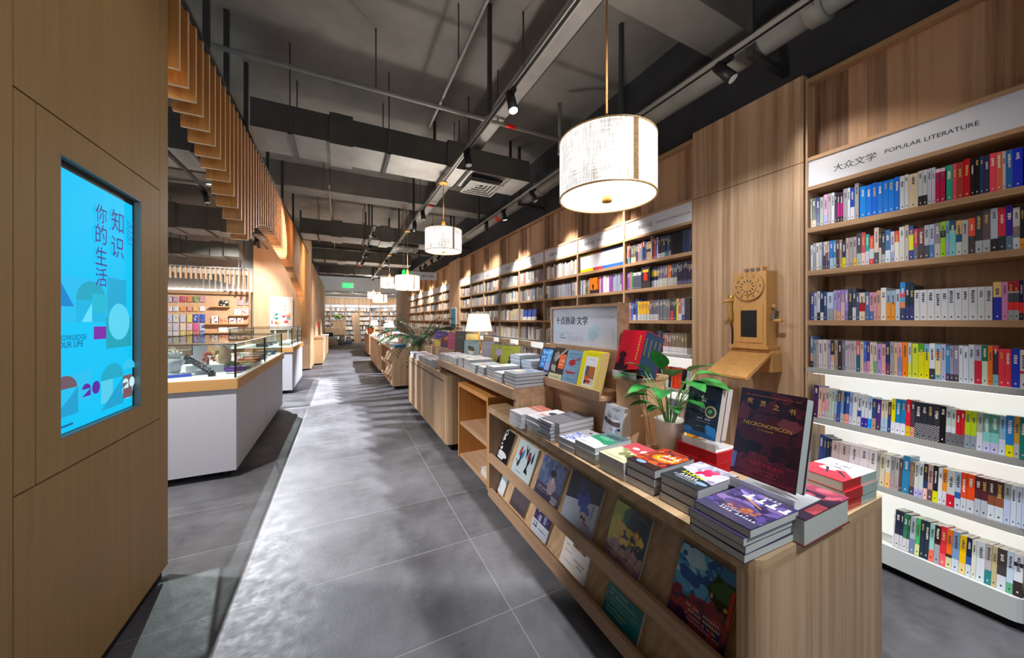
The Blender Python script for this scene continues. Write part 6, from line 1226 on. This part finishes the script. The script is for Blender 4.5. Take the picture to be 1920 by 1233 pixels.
MB().lathe([(0, 0), (.05, 0), (.058, .06), (.05, .15), (.022, .2), (.04, .235), (.03, .24), (0, .2)], (-1.02, 5.02, DZ + .0755), 18, hx('d0ae88')).build('pouch', 'paint', t)
mb = MB(); leaf(mb, (-1.02, 5.0, DZ + .27), (1, -.2, .25), .09, .03, (0, -1, 0)); leaf(mb, (-1.02, 5.0, DZ + .27), (-1, -.2, .25), .09, .03, (0, -1, 0)); leaf(mb, (-1.02, 5.0, DZ + .27), (.7, -.2, -.6), .08, .02, (0, -1, 0)); mb.build('bow', 'pot_white', t)
for i, (c, nme, x, y_, z_, w, d_, h_) in enumerate([('7030a8', 'purple', -1.02, 4.62, 0, .17, .10, .05), ('58a848', 'green', -1.02, 4.78, 0, .19, .12, .055), ('e0983c', 'orange', -1.02, 4.98, 0, .2, .14, .065), ('b05838', 'rust', -1.02, 5.20, 0, .2, .14, .08), ('6a4a40', 'brown', -1.03, 5.42, 0, .18, .14, .09)]):
    t = thing('notebook_case', '%s flat case in the row at the front corner of the near display case' % nme, 'case', (x, y_, DZ), 'coloured cases in the near display case')
    MB().rbox(x - w / 2, x + w / 2, y_, y_ + d_, DZ, DZ + h_, .008, hx(c)).build('lid', 'gloss', t); MB().box(x - w / 2 - .001, x + w / 2 + .001, y_ - .001, y_ + d_ + .001, DZ + h_ * .45, DZ + h_ * .48, hx('f0d8d0')).build('seam', 'gloss', t)
t = thing('pencil_case', 'lime green slanted pencil case behind the purple case', 'case', (-1.2, 4.75, DZ))
M_ = Matrix.Translation((-1.18, 4.70, DZ + .08)) @ Matrix.Rotation(R(14), 4, 'Y'); MB().box(-.02, .14, -.03, .05, -.03, .02, hx('8cc030'), 0, M_).build('body', 'gloss', t); MB().box(-.02, .14, -.03, .05, .02, .03, hx('3a3840'), 0, M_).build('flap', 'gloss', t); MB().box(-1.2, -1.05, 4.69, 4.73, DZ, DZ + .04, hx('e0e0e4')).build('rest', 'paint', t)
for i, (y_, c, nme) in enumerate(((4.42, '1a8a78', 'teal'), (4.40, 'd03048', 'red'))):
    t = thing('pen', '%s pen lying at the front of the near case' % nme, 'pen', (-1.0, y_, DZ)); dx_ = .03 * i
    MB().tube([(-1.05 + .05 * i, y_ + .02, DZ + .006), (-.95 + .02 * i, y_ + dx_ + .05, DZ + .006)], .0055, 8, hx(c)).build('barrel', 'gloss', t); MB().tube([(-.95 + .02 * i, y_ + dx_ + .05, DZ + .006), (-.935 + .02 * i, y_ + dx_ + .054, DZ + .006)], [.0055, .001], 8, hx('c8c8c8')).build('tip', 'gloss', t)
rng = random.Random(12)
DC = [('4a4a54', 'charcoal'), ('8c6a50', 'brown'), ('d8d4cc', 'ivory'), ('3a5a78', 'blue'), ('c8b490', 'sand'), ('6a3a3a', 'maroon'), ('5a7a5c', 'green'), ('b0b4bc', 'silver'), ('9a5a40', 'copper'), ('2c2c34', 'black'), ('7a8ca0', 'steel blue'), ('c09a58', 'mustard')]
k = 0
for row, xx in enumerate((-1.05, -1.36, -1.68)):
    for i in range(5):
        if row == 0 and i == 0: continue
        c, nme = DC[k % 12]; y_ = 5.68 + i * .25 + .03 * row; h_ = rng.uniform(.04, .13); w = rng.uniform(.1, .2); k += 1
        t = thing('gift_box', '%s gift box, %s along the %s row in the near glass case' % (nme, ordw(i + 1), ['aisle-side', 'middle', 'back'][row]), 'box', (xx, y_, DZ), 'gift boxes in the far half of the near display case')
        MB().box(xx - w / 2, xx + w / 2, y_ - .08, y_ + .08, DZ, DZ + h_ * .6, hx(c)).build('box_body', 'gloss', t); MB().box(xx - w / 2 - .003, xx + w / 2 + .003, y_ - .083, y_ + .083, DZ + h_ * .6, DZ + h_, hx(c)).build('lid', 'gloss', t)
for i in range(6):
    c, nme = DC[(i + 3) % 12]; xx, y_ = (-1.1 if i % 2 else -1.45), 8.65 + i * .26
    t = thing('gift_box', '%s box, %s from the front in the second glass case' % (nme, ordw(i + 1)), 'box', (xx, y_, DZ), 'boxes in the second display case')
    MB().box(xx - .1, xx + .1, y_ - .08, y_ + .08, DZ, DZ + .04, hx(c)).build('box_body', 'gloss', t); MB().box(xx - .103, xx + .103, y_ - .083, y_ + .083, DZ + .04, DZ + .07, hx('d8d4d0' if i % 2 else c)).build('lid', 'gloss', t)

for nm_, dx, dy in (('jewelry_hand', .12, -.02), ('bust_form', -.11, -.18), ('flower_ornament', -.10, -.17), ('ribbon_bag', -.13, -.22), ('ink_bottle', -.05, 0), ('gift_box', .06, .04), ('pencil_case', .02, .12)):
    o = bpy.data.objects[nm_]; o.location.x += dx; o.location.y += dy
# ------------------------------------------------------------------ stationery wall
YW = 12.26
t = thing('stationery_board', 'oak wall board with ledges for cards behind the display cases', 'wall display', (-3.3, 12.28, .9))
xa, xb = -4.9, x_on(472, YW)
MB().box(xa, xb, YW, 12.298, .05, 2.3).build('back_board', 'column_z', t)
fr = MB().box(xa, xb, YW - .1, YW - .001, 2.22, 2.30).box(xb - .05, xb, YW - .1, YW - .001, .05, 2.22); fr.build('frame', 'oak_x', t)
LEDG = [(396, 437, 574), (431, 471, 590), (386, 471, 606), (386, 471, 622)]
for i, (u0, u1, v) in enumerate(LEDG): z = z_on(430, v, YW - .08); MB().box(x_on(u0, YW), x_on(u1, YW) - .06, YW - .16, YW, z - .03, z).build('ledge', 'pale_z', t)
def wcard(label, u0, u1, v0, v1, c, c2, name='greeting_card', cat='card', yo=.02, sit=None):
    y_ = YW - yo; x0, x1 = x_on(u0, y_), x_on(u1, y_); z0, z1 = z_on((u0 + u1) / 2, v1, y_), z_on((u0 + u1) / 2, v0, y_)
    if sit is not None: z0 = sit + .0005
    mb = MB().box(x0, x1, y_ - .012, y_, z0, z1, hx(c)); mx_, mz_ = (x0 + x1) / 2, (z0 + z1) / 2; w, h = x1 - x0, z1 - z0; rr = random.Random(int(u0 * 31 + v0))
    for i in range(7): a, b_ = rr.uniform(-.32, .32) * w, rr.uniform(-.36, .36) * h; mb.disc((mx_ + a, y_ - .0125 - .0001 * i, mz_ + b_), w * rr.uniform(.06, .16), 8, hx(c2), ax='y')
    tag(mb.build(name, 'paint'), label, cat, 'cards and packs on the stationery wall')
CO = [75, 140, 215, 285, 350, 420]; RO = [(645, 706), (752, 802), (835, 918), (930, 1005), (1012, 1060), (1083, 1128)]
CC = [['a8a0b0', 'b0a8b4', 'c04858', 'c87050', '6a8a48', 'b08090'], ['e8e4e8', 'e4e0e4', 'e8a050', 'e08060', 'd8b060', 'e8e4e8'], ['d0ccdc', 'c8dcd4', 'd0ccd8', 'e4d460', '3858c0', '3060b8'], ['d4d0dc', 'd4d4e0', 'e8dcc8', 'e0b8c4', 'e868b0', 'ccd4ec'], ['d8d4e0', 'dcdce8', 'd8cc70', 'dcd880', 'd87868', '7890d0'], ['dcd8dc', 'e0dce0', 'e89068', 'e88878', 'd8b880', 'e8e4ec']]
C2 = ['f0e8e8', 'd86060', '8890c8', 'd8a060', 'b8c8e0', 'e0d0c0']
LN = ['topmost', 'second', 'third', 'fourth', 'fifth', 'lowest']; CN = ['leftmost', 'second', 'third', 'fourth', 'fifth', 'sixth']
for r_ in range(6):
    for c in range(6): wcard('%s card pack, %s column of the %s hanging row on the stationery wall' % (cname(CC[r_][c]), CN[c], LN[r_]), 300 + CO[c] / 5.605, 300 + (CO[c] + 54) / 5.605, 440 + RO[r_][0] / 5.605, 440 + RO[r_][1] / 5.605, CC[r_][c], C2[(r_ + c) % 6], 'card_pack', 'card pack')
zl = [z_on(430, v, YW - .08) for _, _, v in LEDG]
for lb, u0, u1, v0, c, c2, k in (('dark framed card on the top ledge', 412, 429, 563, '2a2a30', 'd8ccb0', 0), ('white card with blue print on the second ledge', 439, 452, 579, 'f0ece8', 'a8c0e0', 1), ('white card with a red heart on the second ledge', 455, 466, 578, 'f0e8e8', 'd83848', 1), ('white card with a dark figure at left of the third ledge', 397, 409, 592, 'f2eeea', '5a3a38', 2), ('peach patterned card on the third ledge', 411, 427, 590, 'e8b090', 'd07858', 2), ('white card with a small dark motif on the third ledge', 430, 442, 596, 'f0ecea', '7a4a40', 2), ('white card at the right end of the third ledge', 445, 456, 596, 'f0ecea', 'b05040', 2), ('wide blank white card at left of the lowest ledge', 410, 427, 613.5, 'f4f0ee', 'f8f4f2', 3), ('wide blank white card at right of the lowest ledge', 429, 446, 613.5, 'f4f0ee', 'f8f4f2', 3)):
    wcard(lb, u0, u1, v0, 600, c, c2, yo=.08, sit=zl[k])
for u0 in (446, 459): wcard('%s dark grey hanging card at the upper right of the stationery wall' % ('left-hand' if u0 == 446 else 'right-hand'), u0, u0 + 10, 559, 572, 'b0a0a0', 'a89898', 'hanging_card', 'card')
# wash light above the board
t = thing('wash_light', 'long lit strip above the stationery board', 'strip light', (-3.6, 12.2, 2.33))
MB().box(-4.9, -2.3, 12.20, 12.26, 2.34, 2.355).build('lit_strip', 'ceiling_wash', t); MB().box(-4.9, -2.3, 12.20, 12.26, 2.301, 2.34).build('holder', 'white', t)
# poster board by the column
t = thing('poster_board', 'white promotional poster with flower pots before the timber column', 'poster', (-1.55, 11.9, 0))
YP = 11.9; xa, xb = x_on(506, YP), x_on(549, YP); za, zb = z_on(527, 618, YP), z_on(527, 556, YP)
MB().box(xa, xb, YP, YP + .03, za, zb, hx('eadfd6')).build('board', 'paint', t)
MB().box(xa + .1, xa + .14, YP + .03, YP + .07, 0, za + .4).box(xb - .14, xb - .1, YP + .03, YP + .07, 0, za + .4).box(xa + .1, xb - .1, YP - .1, YP + .2, 0, .03).build('stand', 'white', t)
def pu(f_): return xa + f_ * (xb - xa)
def pv(f_): return za + f_ * (zb - za)
mb = MB(); yl = YP - .001
letter(mb, '知识生活', (pu(.32), yl, pv(.70)), (1, 0, 0), (0, 0, 1), (xb - xa) * .38, None, hx('d04840')); letter(mb, '新年礼盒', (pu(.32), yl, pv(.58)), (1, 0, 0), (0, 0, 1), (xb - xa) * .38, None, hx('d04840'))
for q, c in (((.16, .52, .20, .42), '20988c'), ((.06, .34, .12, .28), 'd84848'), ((.30, .14, .40, .2), 'e89888'), ((.62, .2, .8, .28), 'e04a58'), ((.72, .3, .9, .46), '8ab0a0')): mb.box(pu(q[0]), pu(q[2] if q[2] > q[0] else q[0] + .2), yl - .001, yl, pv(q[1] if q[1] < q[3] else q[3] - .1), pv(q[3]), hx(c))
for i in range(9): rr = random.Random(i); lay[0] += 1; mb.disc((pu(rr.uniform(.1, .9)), yl - .0012 - i * .0001, pv(rr.uniform(.18, .48))), .04, 10, hx(['e84858', 'f0a0a0', 'e8c050', '208878', 'd83848'][i % 5]), ax='y')
mb.build('picture', 'paint', t)
t = thing('wall_socket_panel', 'small white panel on the clad wall beyond the column', 'wall panel', (-.82, 15.6, 2.3)); MB().box(-.82, -.80, 15.2, 15.7, 2.2, 2.6).build('plate', 'white', t)
t = thing('fire_call_point', 'small red fire call point on the clad wall', 'fire alarm', (-.82, 15.3, 1.3)); MB().box(-.82, -.78, 15.2, 15.42, 1.22, 1.42).build('case', 'red', t); MB().box(-.779, -.775, 15.25, 15.37, 1.28, 1.36).build('glass', 'white', t)
t = thing('low_cabinet', 'low wood cabinet against the clad wall beyond the column', 'cabinet', (-.7, 14.5, 0)); MB().box(-.818, -.55, 13.2, 15.6, .05, .88).build('body', 'ash_z', t); MB().box(-.818, -.53, 13.18, 15.62, .88, .91).build('top', 'ash_y', t); MB().box(-.8, -.58, 13.3, 15.5, 0, .05).build('toe_kick', 'matt_black', t)
t = thing('low_cabinet', 'white-topped low cabinet farther along the clad wall', 'cabinet', (-.7, 17.5, 0)); MB().box(-.818, -.55, 16.4, 18.6, .05, .80).build('body', 'ash_z', t); MB().box(-.818, -.53, 16.38, 18.62, .80, .84).build('top', 'white', t)

# ================================================================== THE FAR ROOM BEYOND THE GREY PORTAL
PTS = [(596, 27.2), (620, 27.2), (647, 27.2), (673, 27.2), (694, 27.2), (713, 26.8), (728, 26.2), (743, 25.4), (758, 24.4)]
PTS = [(x_on(u, Y), Y) for u, Y in PTS]
for i in range(8):
    (xa, ya), (xb, yb) = PTS[i], PTS[i + 1]; L = math.hypot(xb - xa, yb - ya); ang = math.atan2(yb - ya, xb - xa)
    M_ = Matrix.Translation((xa, ya, 0)) @ Matrix.Rotation(ang, 4, 'Z')
    t = thing('bookcase', '%s curved bookcase from the left in the far room' % ordw(i + 1), 'bookcase', M=M_, group='bookcases in the far room')
    MB().box(0, .03, 0, .3, 0, 3.1).build('side_panel', 'oak_z', t, local=True); MB().box(L - .03, L, 0, .3, 0, 3.1).build('side_panel', 'oak_z', t, local=True)
    MB().box(.03, L - .03, .28, .3, 0, 3.1).build('back_panel', 'column_z', t, local=True); MB().box(.03, L - .03, .04, .06, 2.62, 3.1).build('upper_panel', 'oak_z', t, local=True)
    MB().box(.03, L - .03, 0, .02, 2.40, 2.60).build('header_sign', 'sign', t, local=True)
    for z in SHZ: MB().box(.03, L - .03, 0, .28, z - .035, z).build('shelf', 'oak_x', t, local=True)
    tmp = MB(); keep = mb; mb = tmp
    for k, z in enumerate(SHZ): fill(-.04, -(L - .04), z, .02, PAL[['light', 'light', 'mid', 'light', 'mid'][(i + k) % 5]], 0, .22, .025, .35, (.02, .05))
    n0 = len(REST.v)
    REST.v += [tuple(M_ @ Vector((-b_, a, c))) for a, b_, c in tmp.v]
    for f_, c, m_, s_ in zip(tmp.f, tmp.c, tmp.m, tmp.s): REST.face(tuple(n0 + q for q in f_), c, m_, s_)
o = REST.build('paperback', 'gloss'); o['kind'] = 'stuff'
tag(o, 'all other upright books on shelves left of the wooden phone and in the far room', 'books')
t = thing('bench_seat', 'low round-ended wooden seat with dark cushion inside the grey portal', 'bench', (-.55, 23.4, 0))
MB().rbox(-1.1, -.25, 23.1, 23.9, 0, .42, .2).build('base', 'ash_z', t); MB().rbox(-1.1, -.23, 23.08, 23.92, .42, .52, .2).build('seat_pad', 'counter', t); MB().rbox(-1.05, -.45, 23.2, 23.8, .52, .74, .18).build('cushion', 'fabric_black', t)
for i, (xx, yy, lb) in enumerate(((.02, 23.6, 'taller grey tapered stool near the wooden seat'), (.42, 24.2, 'smaller grey tapered stool toward the leaning board'))):
    t = thing('stool', lb, 'stool', (xx, yy, 0)); MB().lathe([(0, 0), (.21, 0), (.13, .5 - .08 * i), (0, .5 - .08 * i)], (xx, yy, 0), 24).build('body', 'stone_grey', t); MB().lathe([(0, .5 - .08 * i), (.14, .5 - .08 * i), (.14, .53 - .08 * i), (0, .53 - .08 * i)], (xx, yy, 0), 24).build('seat', 'stone_grey', t)
t = thing('leaning_board', 'tall pale board leaning at an angle in the far room', 'display board', (1.0, 24.6, 0))
M_ = Matrix.Translation((.98, 24.8, 0)) @ Matrix.Rotation(R(-6), 4, 'Y'); MB().box(-.2, .2, 0, .06, .0, 1.95, M=M_).build('board', 'oak_z', t); MB().box(.95, 1.0, 24.86, 25.2, 0, 1.2).build('strut', 'oak_z', t)
t = thing('display_counter', 'pale timber counter in the far room under a bright green plant', 'counter', (-.2, 25, 0))
MB().box(-.95, .25, 24.8, 25.5, .55, 1.0).box(-.9, -.7, 24.9, 25.4, 0, .55).box(0, .2, 24.9, 25.4, 0, .55).build('body', 'ash_z', t); MB().box(-.5, .2, 24.9, 25.3, 1.0, 1.45).build('upper_box', 'ash_z', t)
t = thing('potted_plant', 'bright lime green plant on the far room counter', 'potted plant', (-.2, 25.1, 1.45))
MB().lathe([(0, 0), (.12, 0), (.16, .2), (0, .2)], (-.2, 25.1, 1.451), 16).build('pot', 'pot_white', t); mb = MB(); rng = random.Random(9)
for i in range(30): a = rng.uniform(0, 6.28); leaf(mb, (-.2, 25.1, 1.65), (math.cos(a), math.sin(a), rng.uniform(.1, 1.4)), rng.uniform(.25, .5), .07, (0, 0, 1))
mb.build('foliage', 'lime', t)
structure(MB().box(-2.2, 5.2, 22.2, 28.1, 3.25, 3.3).build('ceiling_far', 'liner'))
for i, (xx, yy, ax, ay) in enumerate(((-.3, 24.2, -.5, 27.2), (1.0, 24.2, .9, 27.2), (2.2, 24.2, 2.3, 26.8), (3.0, 23.6, 3.4, 25.4), (.6, 23, .6, 25))):  # unseen downlights, added to brighten the far room
    t = thing('downlight', '%s added downlight from the left in the far room ceiling' % ordw(i + 1), 'downlight', (xx, yy, 3.2)); MB().tube([(xx, yy, 3.25), (xx, yy, 3.2)], .06, 14).build('housing', 'black', t); MB().tube([(xx, yy, 3.1995), (xx, yy, 3.197)], .05, 14).build('lens', 'diffuser', t)
    spot('spot_lamp', (xx, yy, 3.17), (ax, ay, 1.4), 120, 110, .8, (1, .95, .88), .05, t)
